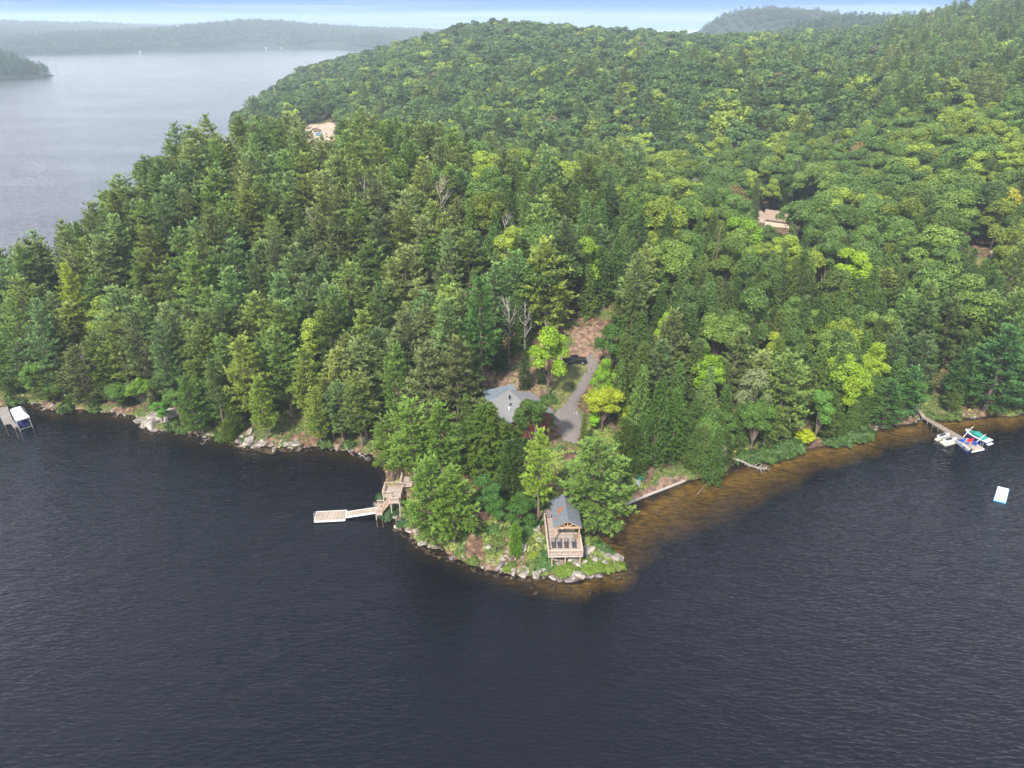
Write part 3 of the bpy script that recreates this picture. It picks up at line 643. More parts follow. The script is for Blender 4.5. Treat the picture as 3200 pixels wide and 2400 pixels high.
# left shore
hero('pine', (836,1372), (825,1168), w=.9, tint=(.17, .21, .04), label='yellow green pine standing on the pale ledge of the left bay', var=4)
hero('pine', (1006,1402), (1003,1200), w=.9, tint=(.19, .21, .05), label='yellowish pine at the shore near the right end of the pale ledge', var=0)
hero('pine', (620,1362), (612,1164), w=.95, tint=(.09, .14, .035), label='pine hanging over the water right of the rock outcrop', var=3)
hero('pine', (702,1340), (689,1115), w=1.0, tint=(.10, .13, .05), label='thin grey green pine with bare lower limbs above the left bay', var=2)
hero('cedar', (722,1378), (722,1312), w=1.7, tint=(.09, .12, .024), label='round olive bush at the water left of the pale ledge', name='cedar_bush')
hero('maple', (512,1330), (510,1256), w=1.0, tint=(.10, .22, .04), label='fresh green leafy bush beside the rock outcrop', name='leafy_shrub')
hero('maple', (455,1290), (458,1180), w=.9, tint=(.13, .21, .035), label='light green maple above the rock outcrop')
hero('pine', (110,1250), (160,905), h=None, w=1.0, tint=(.22, .25, .035), label='yellow pine on the upper left slope', var=1) if False else None
hero('pine', None, (195,818), 22, 1.1, (.24, .26, .035), 'bright yellow green pine on the far left slope', var=1)
hero('maple', (2508,1396), (2508,1340), w=1.1, tint=(.34, .36, .02), label='small bright yellow bush at the right cove shore', name='maple_bush')
# colourful crowns to the right, placed by their tops
for px_, py_, h_, w_, tn, lb in [
 (2090,975,15,.9,(.20,.30,.03),'bright lime maple in the hemlocks right of the clearing'),
 (2228,1110,14,.85,(.19,.29,.03),'bright green maple low in the hemlocks above the cove'),
 (2195,1060,13,.7,(.12,.20,.03),'mid green maple behind the low bright maple above the cove'),
 (2425,1035,15,.85,(.24,.27,.035),'yellow green maple crown left of the white water edge slope'),
 (2650,1000,16,.95,(.20,.24,.04),'pale olive maple high on the right cove slope'),
 (2745,1068,16,.95,(.22,.28,.03),'yellow green maple nearest the right dock'),
 (2640,1105,16,1.1,(.22,.29,.03),'wide yellow green maple above the right cove shore'),
 (2690,1140,14,.9,(.21,.28,.03),'yellow green maple below the wide one on the right cove shore'),
 (2580,1218,13,.95,(.10,.19,.045),'blue green maple low on the right cove shore'),
 (2365,1150,16,.9,(.17,.19,.12),'silvery grey green tree on the cove slope'),
 (2375,1250,13,.8,(.08,.14,.03),'green maple beneath the silvery tree'),
 (3140,582,18,1.1,(.36,.31,.05),'golden maple near the right edge of the wood'),
 (2680,780,18,1.1,(.24,.32,.03),'bright lime maple in the middle of the right wood'),
 (1835,735,17,1.1,(.20,.28,.03),'lime green maple on the crest above the clearing'),
 (2330,680,17,1.2,(.17,.27,.03),'green maple just below the tan roofed house'),
 (2100,155,18,1.3,(.26,.38,.05),'lime green maple high on the back hill')]:
    hero('maple', None, (px_, py_), h_, w_, tn, lb)
for px_, py_, h_, w_, tn, lb in [





 (2070,1180,19,1.1,(.06,.105,.025),'broad dark hemlock above the right end of the beach'),
 (2120,1220,16,1.2,(.065,.115,.025),'full hemlock at the beach end'),
 (2010,1290,13,1.1,(.06,.105,.03),'hemlock above the upturned canoe'),
 (2250,1330,13,.95,(.07,.12,.03),'hemlock leaning over the cove beside the fallen tree')]:
    hero('pine' if 'pine' in lb else 'hemlock', None, (px_, py_), h_, w_, tn, lb)
hero('pine', (2815,1312), (2810,1140), w=1.3, tint=(.075,.145,.05), label='blue green pine left of the right dock ramp', var=1)
hero('pine', (2752,1338), (2740,1180), w=1.2, tint=(.065,.12,.038), label='dark green pine at the shore left of the right dock', var=3)
hero('pine', (3075,1283), (3088,1008), w=1.5, tint=(.07,.135,.055), label='great blue green pine overhanging the shore right of the dock', var=3)
hero('pine', (3150,1230), (3165,955), w=1.4, tint=(.075,.135,.055), label='tall pine at the right edge behind the great blue green pine', var=1)
hero('pine', (3172,1282), (3185,1100), w=1.4, tint=(.065,.12,.05), label='low blue green pine at the right edge of the shore', var=3)
hero('pine', (2975,1270), (2985,1085), w=1.2, tint=(.06,.11,.04), label='dark pine on the bank above the middle of the walkway', var=1)
# places that must stay open to view, as outlines on the photograph
KEEP = [[(1488,1140),(1600,1120),(1740,1095),(1790,1010),(1880,1000),(1895,1100),(1900,1180),(1880,1260),(1910,1340),(1880,1400),(1740,1400),(1690,1320),(1580,1360),(1488,1275)],
        [(948,392),(1045,388),(1062,412),(1040,440),(955,436)], [(2985,795),(3110,795),(3110,840),(2985,838)],
        [(2850,1240),(2900,1240),(2960,1320),(2880,1320)], [(430,1270),(480,1250),(560,1330),(540,1355),(440,1345)], [(716,1345),(960,1345),(985,1410),(716,1410)],
        [(0,1240),(60,1240),(95,1350),(0,1350)], [(1960,1480),(2030,1470),(2150,1490),(2000,1580),(1940,1580)], [(2490,1340),(2530,1340),(2530,1395),(2490,1395)], [(2300,1400),(2480,1385),(2480,1440),(2290,1450)]]
ROOFKEEP = [(2340,628),(2352,628),(2384,662),(2402,650),(2475,662),(2506,655),(2542,688),(2532,698),(2385,702)]
def region_kind(px, py, y, x):
    u = rng.random()
    if y > 345:       # back hill and ridge
        if px > 2780 - (py) * .15 and py < 640: return 'pine' if u < .55 else 'maple'
        if px < 1000 and y < 560: return 'hemlock' if u < .5 else 'maple'
        return 'maple' if u < (.88 if y < 600 else .95) else ('pine' if u < .95 else 'hemlock')
    if px < 1450 and py > 330:
        if px > 1050 and y > 250: return 'maple' if u < .3 else 'pine'
        return 'pine' if u < .84 else ('hemlock' if u < .95 else 'maple')
    if px < 2000:
        if y > 235: return 'maple' if u < .6 else ('hemlock' if u < .85 else 'pine')
        return 'hemlock' if u < .68 else ('pine' if u < .88 else 'maple')
    if y > 215: return 'maple' if u < .86 else 'hemlock'
    if py > 1000 and px > 2750: return 'pine' if u < .5 else 'hemlock'
    if y > 185: return 'maple' if u < .6 else 'hemlock'
    return 'hemlock' if u < .74 else ('maple' if u < .9 else 'pine')
def open_view(x, y, z, h, r):
    x, y, z, h = (np.asarray(v, float) for v in (x, y, z, h)); bad = np.zeros(x.shape, bool)
    for t in (0.02, .25, .5, .75, 1.0):
        for s in (-1, 0, 1):
            px, py = proj(x + s * r * (1 - .6 * t), y, z + h * t)
            for pl in KEEP: bad |= inpoly(px, py, pl)
            if True:
                px2, py2 = proj(x + s * (r + 2.5) * (1 - .4 * t), y, z + h * t); bad |= inpoly(px2, py2, ROOFKEEP) & (y < HOUSE2[1] + 4)
    return bad | (np.hypot((x - HOUSE2[0] - 2) / 1.5, y - HOUSE2[1]) < 9)
HOUSE2 = hit(2440, 690)
def jgrid(x0, x1, y0, y1, s, jit=.42):
    X, Y = np.meshgrid(np.arange(x0, x1, s, dtype=float), np.arange(y0, y1, s, dtype=float)); X[1::2] += s / 2
    return (X + rng.uniform(-jit, jit, X.shape) * s).ravel(), (Y + rng.uniform(-jit, jit, X.shape) * s).ravel()
hx = np.array([t['x'] for t in TREES]); hy = np.array([t['y'] for t in TREES])
HOUSE2 = hit(2440, 690); SITE = [hit(a, b)[:2] for a, b in SITE_PX]
for (y0, y1, s, jit) in ((84, 235, 5.7, .42), (235, 345, 6.3, .42), (345, 620, 8.2, .42), (620, 1700, 11.0, .42)):
    X, Y = jgrid(-320, 1250, y0, y1, s, jit)
    d = sdist(X, Y, LAND); z = gz(X, Y)
    px, py = proj(X, Y, z + 10)
    ok = (d > .7) & (px > -350) & (px < 3550) & (z > .1) & (py < 2400)
    X, Y, z, px, py, d = X[ok], Y[ok], z[ok], px[ok], py[ok], d[ok]
    insite = sdist(X, Y, SITE) > -2; bad1 = open_view(X, Y, z, 19, 2.6 if y1 < 300 else 3.5); bad2 = open_view(X, Y, z, 8, 2.0); BX, BY = proj(X, Y, z)
    for x, y, zz, a, b, dd, ins_, o1, o2, bx, by in zip(X, Y, z, px, py, d, insite, bad1, bad2, BX, BY):
        if 1150 < bx < 2150 and by > 1370 and y < 140 and x > -32: 
            if not (bx > 1985 and by < 1490): continue
        if y < 240 and hx.size and np.min((hx - x) ** 2 + (hy - y) ** 2) < 3.2 ** 2: continue
        if ins_: continue
        k = region_kind(float(a), float(b), y, x)
        if 1330 < a < 1560 and y < 178 and k == 'maple': k = 'pine'
        h = {'pine': rng.uniform(16, 25), 'hemlock': rng.uniform(12, 19), 'maple': rng.uniform(10.5, 21)}[k]
        if y > 345 and k == 'pine': h = rng.uniform(18, 26)
        if dd < 4: h *= rng.uniform(.6, 1.0)
        if o1:
            if o2: continue
            h *= .42
        v = rng.uniform(.62, 1.35); c = TINT[k]
        if k == 'pine': c = tinted(c, (v * rng.uniform(.82, 1.2), v, v * rng.uniform(.8, 1.6)))
        elif k == 'hemlock': c = tinted(c, (v * rng.uniform(.85, 1.15), v, v * rng.uniform(.8, 1.3)))
        else:
            u = rng.random(); near = 185 < y < 345
            if u < (.30 if near else .12): c = tinted((.19, .25, .030), (v, v, v))
            elif u < .5: c = tinted((.125, .185, .032), (v, v, v))
            elif u < .51: c = tinted((.22, .18, .06), (v, v, v))
            else: c = tinted((.088, .150, .030), (v, v, v))
            if y > 345 and u > .12: c = tinted(c, (.74, .80, 1.0))  # back hill maples tinted bluer: distance haze put into the leaf colour
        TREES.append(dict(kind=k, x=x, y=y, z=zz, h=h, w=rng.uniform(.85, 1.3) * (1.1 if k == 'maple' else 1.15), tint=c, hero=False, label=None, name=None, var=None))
for pxs, kk in ((SHORE_PX[0:20], .75), (SHORE_PX[44:69], .9)):
    P_ = [np.array(at(a, b)[:2]) for a, b in pxs]
    for i in range(len(P_) - 1):
        L_ = np.linalg.norm(P_[i + 1] - P_[i]); d = (P_[i + 1] - P_[i]) / L_
        for j in range(int(L_ / 2.6) + 1):
            p = P_[i] + d * rng.uniform(0, L_) + np.array([-d[1], d[0]]) * rng.uniform(1.4, 5.0); z = float(gz(p[0], p[1]))
            if z < .25: continue
            bx, by = proj(p[0], p[1], z)
            if 1060 < bx < 2160 or bool(open_view(np.array([p[0]]), np.array([p[1]]), np.array([z]), 6, 1.6)[0]): continue
            k = 'hemlock' if rng.random() < .6 else ('maple' if rng.random() < .6 else 'pine'); v = rng.uniform(.6, 1.1)
            TREES.append(dict(kind=k, x=float(p[0]), y=float(p[1]), z=z, h=rng.uniform(5, 11), w=1.15, tint=tinted(TINT[k], (v, v, v)), hero=False, label=None, name=None, var=None))
NAMES = {'pine': 'pine_tree', 'hemlock': 'hemlock_tree', 'maple': 'maple_tree', 'cedar': 'cedar_tree'}
PH = {'pine': 20., 'hemlock': 17., 'maple': 15., 'cedar': 12.}
def plant(t, label, group, cat='tree'):
    k = t['kind']; pl = PROTO[k]; cm, tm, hh = pl[t['var'] if t['var'] is not None else int(rng.integers(len(pl)))]
    s = t['h'] / hh; sw = (s * t['w'] + t['w'] * .35 * (1 - s)) if s < 1 else s * t['w'] * .95
    e = empty(t['name'] or NAMES[k], label, cat, (t['x'], t['y'], t['z'] - .15), float(rng.uniform(0, 6.28)), group)
    e.scale = (sw, sw, s)
    if not t['hero']: e.rotation_euler.x = rng.normal() * .035; e.rotation_euler.y = rng.normal() * .035
    c = link('crown', cm, e); c['tint'] = list(t['tint']); link('trunk', tm, e)
def tone(t):
    r, g, b = t['tint']; k = t['kind']; br, bg, bb = TINT[k]
    hue = 'yellow green' if r / g > 1.16 * br / bg or r > .19 else ('blue green' if b / g > 1.28 * bb / bg else 'green')
    lum = 'dark ' if g < .80 * bg else ('pale ' if g > 1.15 * bg else '')
    hm = {'pine': 20.5, 'hemlock': 15.5, 'maple': 15.5, 'cedar': 10}[k]
    return ('tall ' if t['h'] > hm * 1.12 else ('low ' if t['h'] < hm * .72 else '')) + lum + hue
def whereis(x, y, px, py, d):
    if px < 1450 and py > 330:
        col = 'left edge of the photo' if px < 230 else 'rock outcrop' if px < 600 else 'pale ledge' if px < 1000 else 'left neck of the point'
        if d < 7 and y < 185: return 'right at the water by the ' + col
        if y < 172: return 'low above the ' + col
        if y < 200: return 'half way up above the ' + col
        if y < 240: return 'high up above the ' + col
        return 'on the crest far above the ' + col
    if px < 2000:
        if y < 185: return ('left of' if px < 1620 else 'right of') + ' the cottage clearing'
        if y < 225: return 'on the slope behind the cottage clearing'
        return 'on the crest far behind the cottage clearing'
    col = 'beach' if px < 2230 else 'fallen tree' if px < 2480 else 'alder thickets' if px < 2800 else 'long dock'
    if d < 7 and y < 185: return 'right at the water by the ' + col
    if y < 170: return 'in the wood just above the ' + col
    if y < 205: return 'deeper in the wood above the ' + col
    return 'far back in the wood above the ' + col
from collections import defaultdict
byk = defaultdict(list)
for t in TREES:
    if t['hero']: plant(t, t['label'], None, 'shrub' if t['name'] and ('shrub' in t['name'] or 'bush' in t['name']) else 'tree')
    else: byk[t['kind']].append(t)
FARS = []
for k, L_ in byk.items():
    L_.sort(key=lambda t: (0 if -60 < proj(t['x'], t['y'], t['z'] + t['h'])[0] < 3260 else 9e3) + math.hypot(t['x'], t['y']))
    for i, t in enumerate(L_):
        if i < 285 and t['y'] < 345:
            px, py = proj(t['x'], t['y'], t['z'] + t['h'] * .7); dd = float(sdist(np.array([t['x']]), np.array([t['y']]), LAND)[0])
            wh = whereis(t['x'], t['y'], float(px), float(py), dd)
            plant(t, '%s %s %s' % (tone(t), k, wh), '%ss %s' % (k, wh))
        else: FARS.append(t)
for k in ('pine', 'hemlock', 'maple'):
    for nm, lb, f in (('wood', 'on the near hills behind the nearest trees', lambda t: t['y'] < 345), ('forest', 'covering the back hill and the right ridge', lambda t: t['y'] >= 345)):
        S = [t for t in FARS if t['kind'] == k and f(t)]
        if not S: continue
        n = len(S); a, b = LODRANGE[k]; a += 12 if (nm == 'wood' or k == 'pine') else 0; hs = np.array([t['h'] / LODH[k] for t in S]); ws = np.array([t['w'] for t in S]) * np.maximum(hs, .85)
        if k == 'maple': ws = ws * np.where(np.array([t['y'] for t in S]) > 600, 1.18, 1.0)
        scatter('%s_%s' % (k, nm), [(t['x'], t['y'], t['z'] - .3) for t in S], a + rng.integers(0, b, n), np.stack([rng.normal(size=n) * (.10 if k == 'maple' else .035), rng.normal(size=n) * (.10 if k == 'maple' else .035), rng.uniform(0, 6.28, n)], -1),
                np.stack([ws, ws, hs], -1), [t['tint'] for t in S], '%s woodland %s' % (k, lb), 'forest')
def far_wood(name, poly, g, s, label, mixk=(('maple', .7), ('pine', .3)), sc=1.5, vis=None, mind=6, y1=None, hs=1.0):
    xs = [float(p[0]) for p in poly]; ys = [float(p[1]) for p in poly]
    X, Y = jgrid(min(xs), max(xs), min(ys), y1 or max(ys), s); d = sdist(X, Y, poly); z = g(X, Y); px, py = proj(X, Y, z)
    ok = (d > mind) & (px > -150) & (px < 3350) & (z > .3)
    X, Y, z = X[ok], Y[ok], z[ok]; n = len(X); u = rng.random(n)
    idx = np.where(u < mixk[0][1], LODRANGE[mixk[0][0]][0] + rng.integers(0, 3, n), rng.integers(0, 4, n))
    z = z.astype(float); w = rng.uniform(.85, 1.2, n) * sc; h = rng.uniform(.75, 1.15, n) * hs
    v = rng.uniform(.7, 1.25, n)[:, None]; tn = np.array([[.06, .105, .04]]) * v
    scatter(name, np.stack([X, Y, z - 1], -1), idx, np.stack([0 * X, 0 * X, rng.uniform(0, 6.28, n)], -1), np.stack([w, w, h], -1), tn, label, 'forest')
far_wood('island_wood', ISL, g_isl, 9, 'dark wooded island on the far left of the lake', (('hemlock', .5), ('pine', .5)), 1.3, mind=3)
far_wood('far_shore_wood', FAR, g_far, 16, 'hazy woodland along the far shore of the lake', (('maple', .6), ('pine', .4)), 2.2, y1=4200)
far_wood('distant_wood', HB, g_hb, 13, 'pale hazy wood on the most distant hill at the right', sc=2.0)
far_wood('hill_wood', HB2, g_hb2, 9.5, 'blue green wood on the hill behind the right ridge', sc=1.5)
print('trees', len(TREES), {k: len(v) for k, v in byk.items()})
# ------------------------------------------------------------------ rocks
def rock_mesh(seed, flat=.6, n=16):
    r_ = random.Random(seed); bm = bmesh.new()
    for i in range(n):
        v = Vector((r_.gauss(0, 1), r_.gauss(0, 1), r_.gauss(0, 1))).normalized()
        p = Vector((math.copysign(abs(v.x) ** .6, v.x), math.copysign(abs(v.y) ** .6, v.y), math.copysign(abs(v.z) ** .6, v.z) * flat)) * r_.uniform(.85, 1.05) * .5
        bm.verts.new(p)
    res = bmesh.ops.convex_hull(bm, input=bm.verts); bmesh.ops.delete(bm, geom=[g for g in res['geom_interior'] if isinstance(g, bmesh.types.BMVert)], context='VERTS')
    bmesh.ops.bevel(bm, geom=bm.edges[:], offset=.035, segments=1, affect='EDGES')
    me = bpy.data.meshes.new('boulder'); bm.to_mesh(me); bm.free(); return me
ROCKS = []
for i in range(8):
    me = rock_mesh(40 + i, [.7, .55, .8, .6, .45, .75, .6, .5][i]); me.materials.append(M['granite']); ROCKS.append(me)
DROCKS = []
for i in range(4):
    me = rock_mesh(80 + i, .6); me.materials.append(M['granite_wet']); DROCKS.append(me)
def rock(x, y, s, label, group=None, dark=False, flat=1.0, zoff=0.0, name='boulder', z=None):
    o = link(name, (DROCKS if dark else ROCKS)[int(rng.integers(4 if dark else 8))]); zz = float(gz(x, y)) if z is None else z
    o.location = (x, y, max(zz, -.5) + zoff + s * .10); o.rotation_euler = (rng.normal() * .15, rng.normal() * .15, rng.uniform(0, 6.28))
    o.scale = (s * rng.uniform(.8, 1.35), s * rng.uniform(.7, 1.1), s * flat * rng.uniform(.8, 1.1)); return props(o, label, 'boulder', group)
def along(pxs, n, w0, w1, smin, smax, label, group, dark=0.0, flat=1.0, pw=2.2):
    P_ = [np.array(at(a, b)[:2]) for a, b in pxs]; seg = [np.linalg.norm(P_[i + 1] - P_[i]) for i in range(len(P_) - 1)]; tot = sum(seg)
    for k in range(n):
        s = rng.uniform(0, tot); i = 0
        while s > seg[i] and i < len(seg) - 1: s -= seg[i]; i += 1
        d = (P_[i + 1] - P_[i]) / seg[i]; nrm = np.array([-d[1], d[0]]); w = rng.uniform(w0, w1); p = P_[i] + d * s + nrm * w
        sz = smin + (smax - smin) * rng.random() ** pw; dk = rng.random() < dark or (w < .25 and rng.random() < .6)
        rock(p[0], p[1], sz, ('dark ' if dk else 'pale ') + label, group, dk, flat)
TIP = SHORE_PX[31:43]
along(TIP[:5], 46, -.6, 2.8, .55, 1.7, 'granite boulder in the rock rim left of the deck', 'boulders of the rock rim left of the deck', .12)
along(TIP[4:8], 56, -.7, 3.4, .55, 1.8, 'granite boulder in the rock rim below the deck', 'boulders of the rock rim below the deck', .15)
along(TIP[7:12], 40, -.9, 1.8, .5, 1.4, 'boulder in the rock rim at the right end of the point', 'boulders at the right end of the point', .4)
along(SHORE_PX[24:32], 22, -.5, 1.6, .7, 2.2, 'boulder at the water on the bay side of the point', 'boulders on the bay side of the point', .35)
along(SHORE_PX[7:11], 22, 0, 6.5, 1.2, 4.0, 'granite slab in the steep outcrop of the left bay', 'slabs of the left outcrop', .2, .8, 1.4)
along(SHORE_PX[13:17], 34, 0, 2.2, .8, 2.8, 'granite ledge block low along the left bay', 'blocks of the low ledge in the left bay', .12, .6)
along(SHORE_PX[0:7], 12, 0, 1.6, .7, 2.0, 'boulder along the far left shore', 'boulders along the far left shore', .5, .7)
along(SHORE_PX[10:13], 5, 0, 1.2, .7, 1.8, 'boulder under the overhanging pines of the left bay', 'boulders under the overhanging pines', .6, .7)
along(SHORE_PX[16:20], 6, 0, 1.2, .6, 1.8, 'boulder at the inner corner of the left bay', 'boulders at the inner corner of the bay', .6, .7)
along(SHORE_PX[60:66], 12, -.2, 1.8, .6, 1.8, 'boulder along the shore around the right dock', 'boulders around the right dock', .5, .7)
along([(2075,1528),(2137,1503)], 7, .3, 2, .3, .8, 'small stone heaped at the end of the beach', 'stones heaped on the beach', .2)
for (a, b), s, lb in [((1927,1752), 2.6, 'big white rounded boulder at the right end of the point'), ((1693,1740), 1.3, 'pinkish boulder left of the deck front'), ((1676,1654), 1.9, 'flat brown topped boulder beside the left deck railing'),
    ((1890,1765), 1.4, 'grey lichened boulder in the grass right of the deck'), ((1858,1752), 1.1, 'pale split stone right of the deck posts'), ((1792,1752), 2.2, 'large tilted grey slab under the deck front'), ((1806,1766), 1.7, 'square pinkish block under the right deck post'),
    ((1735,1752), 1.6, 'rounded brown rock under the left of the deck'), ((1835,1722), 2.4, 'long pink bedrock slab at the right deck corner'), ((1884,1733), 1.0, 'small white stone behind the shrubs right of the deck'), ((1868,1803), 1.0, 'lone stone standing in the shallows off the point'),
    ((1525,1715), 1.3, 'lone pale stone on the open tip'), ((1630,1718), 2.2, 'large pale slab left of the deck foot'), ((1802,1293), 1.1, 'pale rock at the corner of the driveway'), ((1795,1298), .8, 'small tan rock at the corner of the driveway'),
    ((1893,1352), .9, 'pale stone rimming the earth mound by the driveway'), ((1875,1353), .8, 'tan stone rimming the earth mound by the driveway'), ((780,1352), 1.8, 'grey boulder above the pale ledge')]:
    x, y, z = hit(a, b); rock(x, y, s, lb)
for (a, b), s, lb in [((1682,1671), .8, 'topmost stepping stone, long and narrow'), ((1675,1674), .6, 'small stepping stone left of the topmost'), ((1682,1685), .8, 'third stepping stone, olive topped'), ((1686,1696), .85, 'lowest stepping stone, white and square')]:
    x, y, z = hit(a, b); props(MB().box((0, 0, 0), (s, s * .8, .3)).obj('stepping_stone', M['granite'], bevel=.08), lb, 'stone', 'stepping stones left of the deck').location = (x, y, z + .1)
# ------------------------------------------------------------------ shared builders
def railing(name, pts, parent, m, h=1.0, sp=.16, gap=None):
    mb = MB()
    for a, b in zip(pts[:-1], pts[1:]):
        a = Vector(a); b = Vector(b); L_ = (b - a).length; up = Vector((0, 0, h))
        mb.bar(a + up, b + up, .14, .05); mb.bar(a + up * .12, b + up * .12, .06, .05)
        n = max(1, int(L_ / 1.8))
        for i in range(n + 1): p = a + (b - a) * i / n; mb.bar(p, p + up, .09)
        n = int(L_ / sp)
        for i in range(1, n): p = a + (b - a) * i / n; mb.bar(p + up * .12, p + up * .97, .04)
    return mb.obj(name, m, parent)
along(TIP[2:12], 12, -4.0, -1.0, .4, 1.2, 'sunken stone in the amber shallows off the point', 'sunken stones off the point', 1.0)
for a, b, s_ in ((1190,1604,1.8),(1200,1608,1.5),(1206,1590,2.0),(1218,1598,1.7),(1186,1575,2.2),(1178,1568,1.8),(1226,1608,1.5),(1238,1590,1.6)):
    q_ = at(a, b, .3); rock(q_[0], q_[1], s_, 'brown rock under the shore stair', 'rocks under the shore stair', rng.random() < .6)
def rubble():
    V = []; Fc = []; src = [np.array([v.co for v in m.vertices]) for m in ROCKS[:4]]; pol = [[tuple(p.vertices) for p in m.polygons] for m in ROCKS[:4]]; n0 = 0
    for (pxs, n, w0, w1, s0, s1) in ((TIP, 520, -.8, 4.2, .16, .5), (SHORE_PX[24:32], 120, -.4, 1.6, .2, .6), (SHORE_PX[0:20], 260, -.2, 1.0, .25, .8), (SHORE_PX[13:17], 120, 0, 2.4, .3, 1.0), (SHORE_PX[60:69], 90, -.2, 1.4, .25, .7)):
        P_ = [np.array(at(a, b)[:2]) for a, b in pxs]
        for k in range(n):
            i = int(rng.integers(len(P_) - 1)); t = rng.random(); d = P_[i + 1] - P_[i]; d = d / np.linalg.norm(d); p = P_[i] * (1 - t) + P_[i + 1] * t + np.array([-d[1], d[0]]) * rng.uniform(w0, w1)
            q = int(rng.integers(4)); sc = rng.uniform(s0, s1) * np.array([rng.uniform(.8, 1.4), 1, .7]); v = src[q] * sc; a = rng.uniform(0, 6.28); ca, sa = math.cos(a), math.sin(a)
            v = np.stack([v[:, 0] * ca - v[:, 1] * sa + p[0], v[:, 0] * sa + v[:, 1] * ca + p[1], v[:, 2] + max(float(gz(p[0], p[1])), -.3) + sc[2] * .1], -1)
            V += [tuple(x) for x in v]; Fc += [tuple(i_ + n0 for i_ in f) for f in pol[q]]; n0 += len(v)
    me = bpy.data.meshes.new('shore_rubble'); me.from_pydata(V, [], Fc); me.materials.append(M['rubble']); props(link('shore_rubble', me), 'small broken stones strewn between the boulders along the shore', 'stones', kind='stuff')
M['rubble'] = mat('rubble_stone', (.31, .27, .225), .9, (.09, .075, .065), .8, bump=.6)
rubble()
def V3(t): return Vector(t)
# ------------------------------------------------------------------ the pavilion deck on the point
DZ = 3.6
A = V3(at(1713, 1737, DZ)); B = V3(at(1822, 1735, DZ)); DW = (B - A).length; DA = math.atan2(B.y - A.y, B.x - A.x)
deck = empty('viewing_deck', 'cedar deck on posts at the rocky tip, with railings on three sides', 'deck', A, DA)
DL = 9.8
MB().box((DW / 2, DL / 2, -.02), (DW, DL, .08)).obj('deck_floor', M['wood'], deck)
mb = MB(); mb.box((DW / 2, .03, -.22), (DW - .02, .06, .28)); mb.box((.03, DL / 2, -.22), (.06, DL - .1, .28)); mb.box((DW - .03, DL / 2, -.22), (.06, DL - .1, .28))
for k in range(1, 6): mb.box((DW / 2, DL * k / 6, -.2), (DW - .2, .05, .22))
mb.obj('deck_frame', M['greyrail'], deck)
railing('front_railing', [(.06, .06, 0), (DW - .06, .06, 0)], deck, M['rail'])
railing('side_railing', [(.06, .12, 0), (.06, DL - .1, 0)], deck, M['rail']); railing('side_railing', [(DW - .06, .12, 0), (DW - .06, DL - .1, 0)], deck, M['rail'])
for fx in (.12, .5, .93):
    for fy in (.35, 4.6, 8.6):
        p = A + Matrix.Rotation(DA, 3, 'Z') @ Vector((DW * fx, fy, 0)); g = float(gz(p.x, p.y)) - DZ
        post = MB().box((DW * fx, fy, (g + .45 - .36) / 2 - .0), (.16, .16, abs(g + .45 + .36))).obj('support_post', M['timber'], deck)
        MB().tube([(DW * fx, fy, g - .2), (DW * fx, fy, g + .45)], [.2, .19], 12).obj('concrete_footing', M['concrete'], post)
E0 = V3(at(1730, 1652, DZ + 2.75)); E1 = V3(at(1817, 1650, DZ + 2.75)); EW = (E1 - E0).length + .1; EL = 7.4
pav = empty('timber_pavilion', 'open timber pavilion with a grey shingle gable roof standing on the deck', 'pavilion', (E0.x, E0.y, DZ), DA)
def gable(W_, L_, z0, rise, over=.0, th=.12, hole=None):
    mb = MB(); c = W_ / 2
    for s, x in ((-1, 0), (1, W_)):
        p = [(x, 0, z0), (c, 0, z0 + rise), (c, L_, z0 + rise), (x, L_, z0)]
        if s > 0: p = p[::-1]
        mb.loft([[(q[0], q[1], q[2]) for q in p], [(q[0], q[1], q[2] + th) for q in p]])
    return mb
RISE = 1.45
rf = gable(EW, EL, 2.75, RISE).obj('roof', M['roofp'], pav)
for (x0, y0, sx, sy, r) in ((1.35, 3.6, .55, 1.2, .5), (.55, 1.9, .3, .4, 0), (2.75, 4.6, .3, .5, 0)):
    mb = MB(); pts = []
    for k in range(10):
        a = k * .628; rr = 1 + .25 * math.sin(k * 2.7); x = x0 + math.cos(a) * sx * rr * .6 + math.sin(a) * sy * .3 * r; y = y0 + math.sin(a) * sy * rr * .7
        x = min(max(x, .05), EW - .05); pts.append((x, y, 2.75 + RISE * (1 - abs(x - EW / 2) / (EW / 2)) + .15))
    mb.poly(pts); mb.obj('needle_patch', M['rustmat'], rf)
mb = MB(); c = EW / 2
for y in (.12, EL - .12):
    mb.bar((.02, y, 2.70), (c, y, 2.70 + RISE), .10, .2); mb.bar((EW - .02, y, 2.70), (c, y, 2.70 + RISE), .10, .2)
mb.obj('barge_board', M['timber'], pav)
for y in (.45, EL / 2, EL - .5):
    mb = MB(); mb.bar((.25, y, 2.55), (EW - .25, y, 2.55), .2, .26); mb.bar((.5, y, 2.7), (c, y, 2.6 + RISE), .16, .16); mb.bar((EW - .5, y, 2.7), (c, y, 2.6 + RISE), .16, .16)
    mb.bar((c, y, 2.68), (c, y, 2.6 + RISE), .16); mb.bar((c, y, 2.7), (c - .95, y, 3.25), .12); mb.bar((c, y, 2.7), (c + .95, y, 3.25), .12); mb.obj('roof_truss', M['timber'], pav)
for x in (.4, EW - .4):
    MB().bar((x, .2, 2.42), (x, EL - .2, 2.42), .18, .24).obj('eave_beam', M['timber'], pav)
    for y in (.45, EL - .5): MB().box((x, y, 1.17), (.18, .18, 2.3)).obj('post', M['timber'], pav)
fan = empty('ceiling_fan', 'white ceiling fan hanging under the left of the pavilion roof', 'fan', (E0.x + 1.15, E0.y + 1.1, DZ + 2.35), .4)
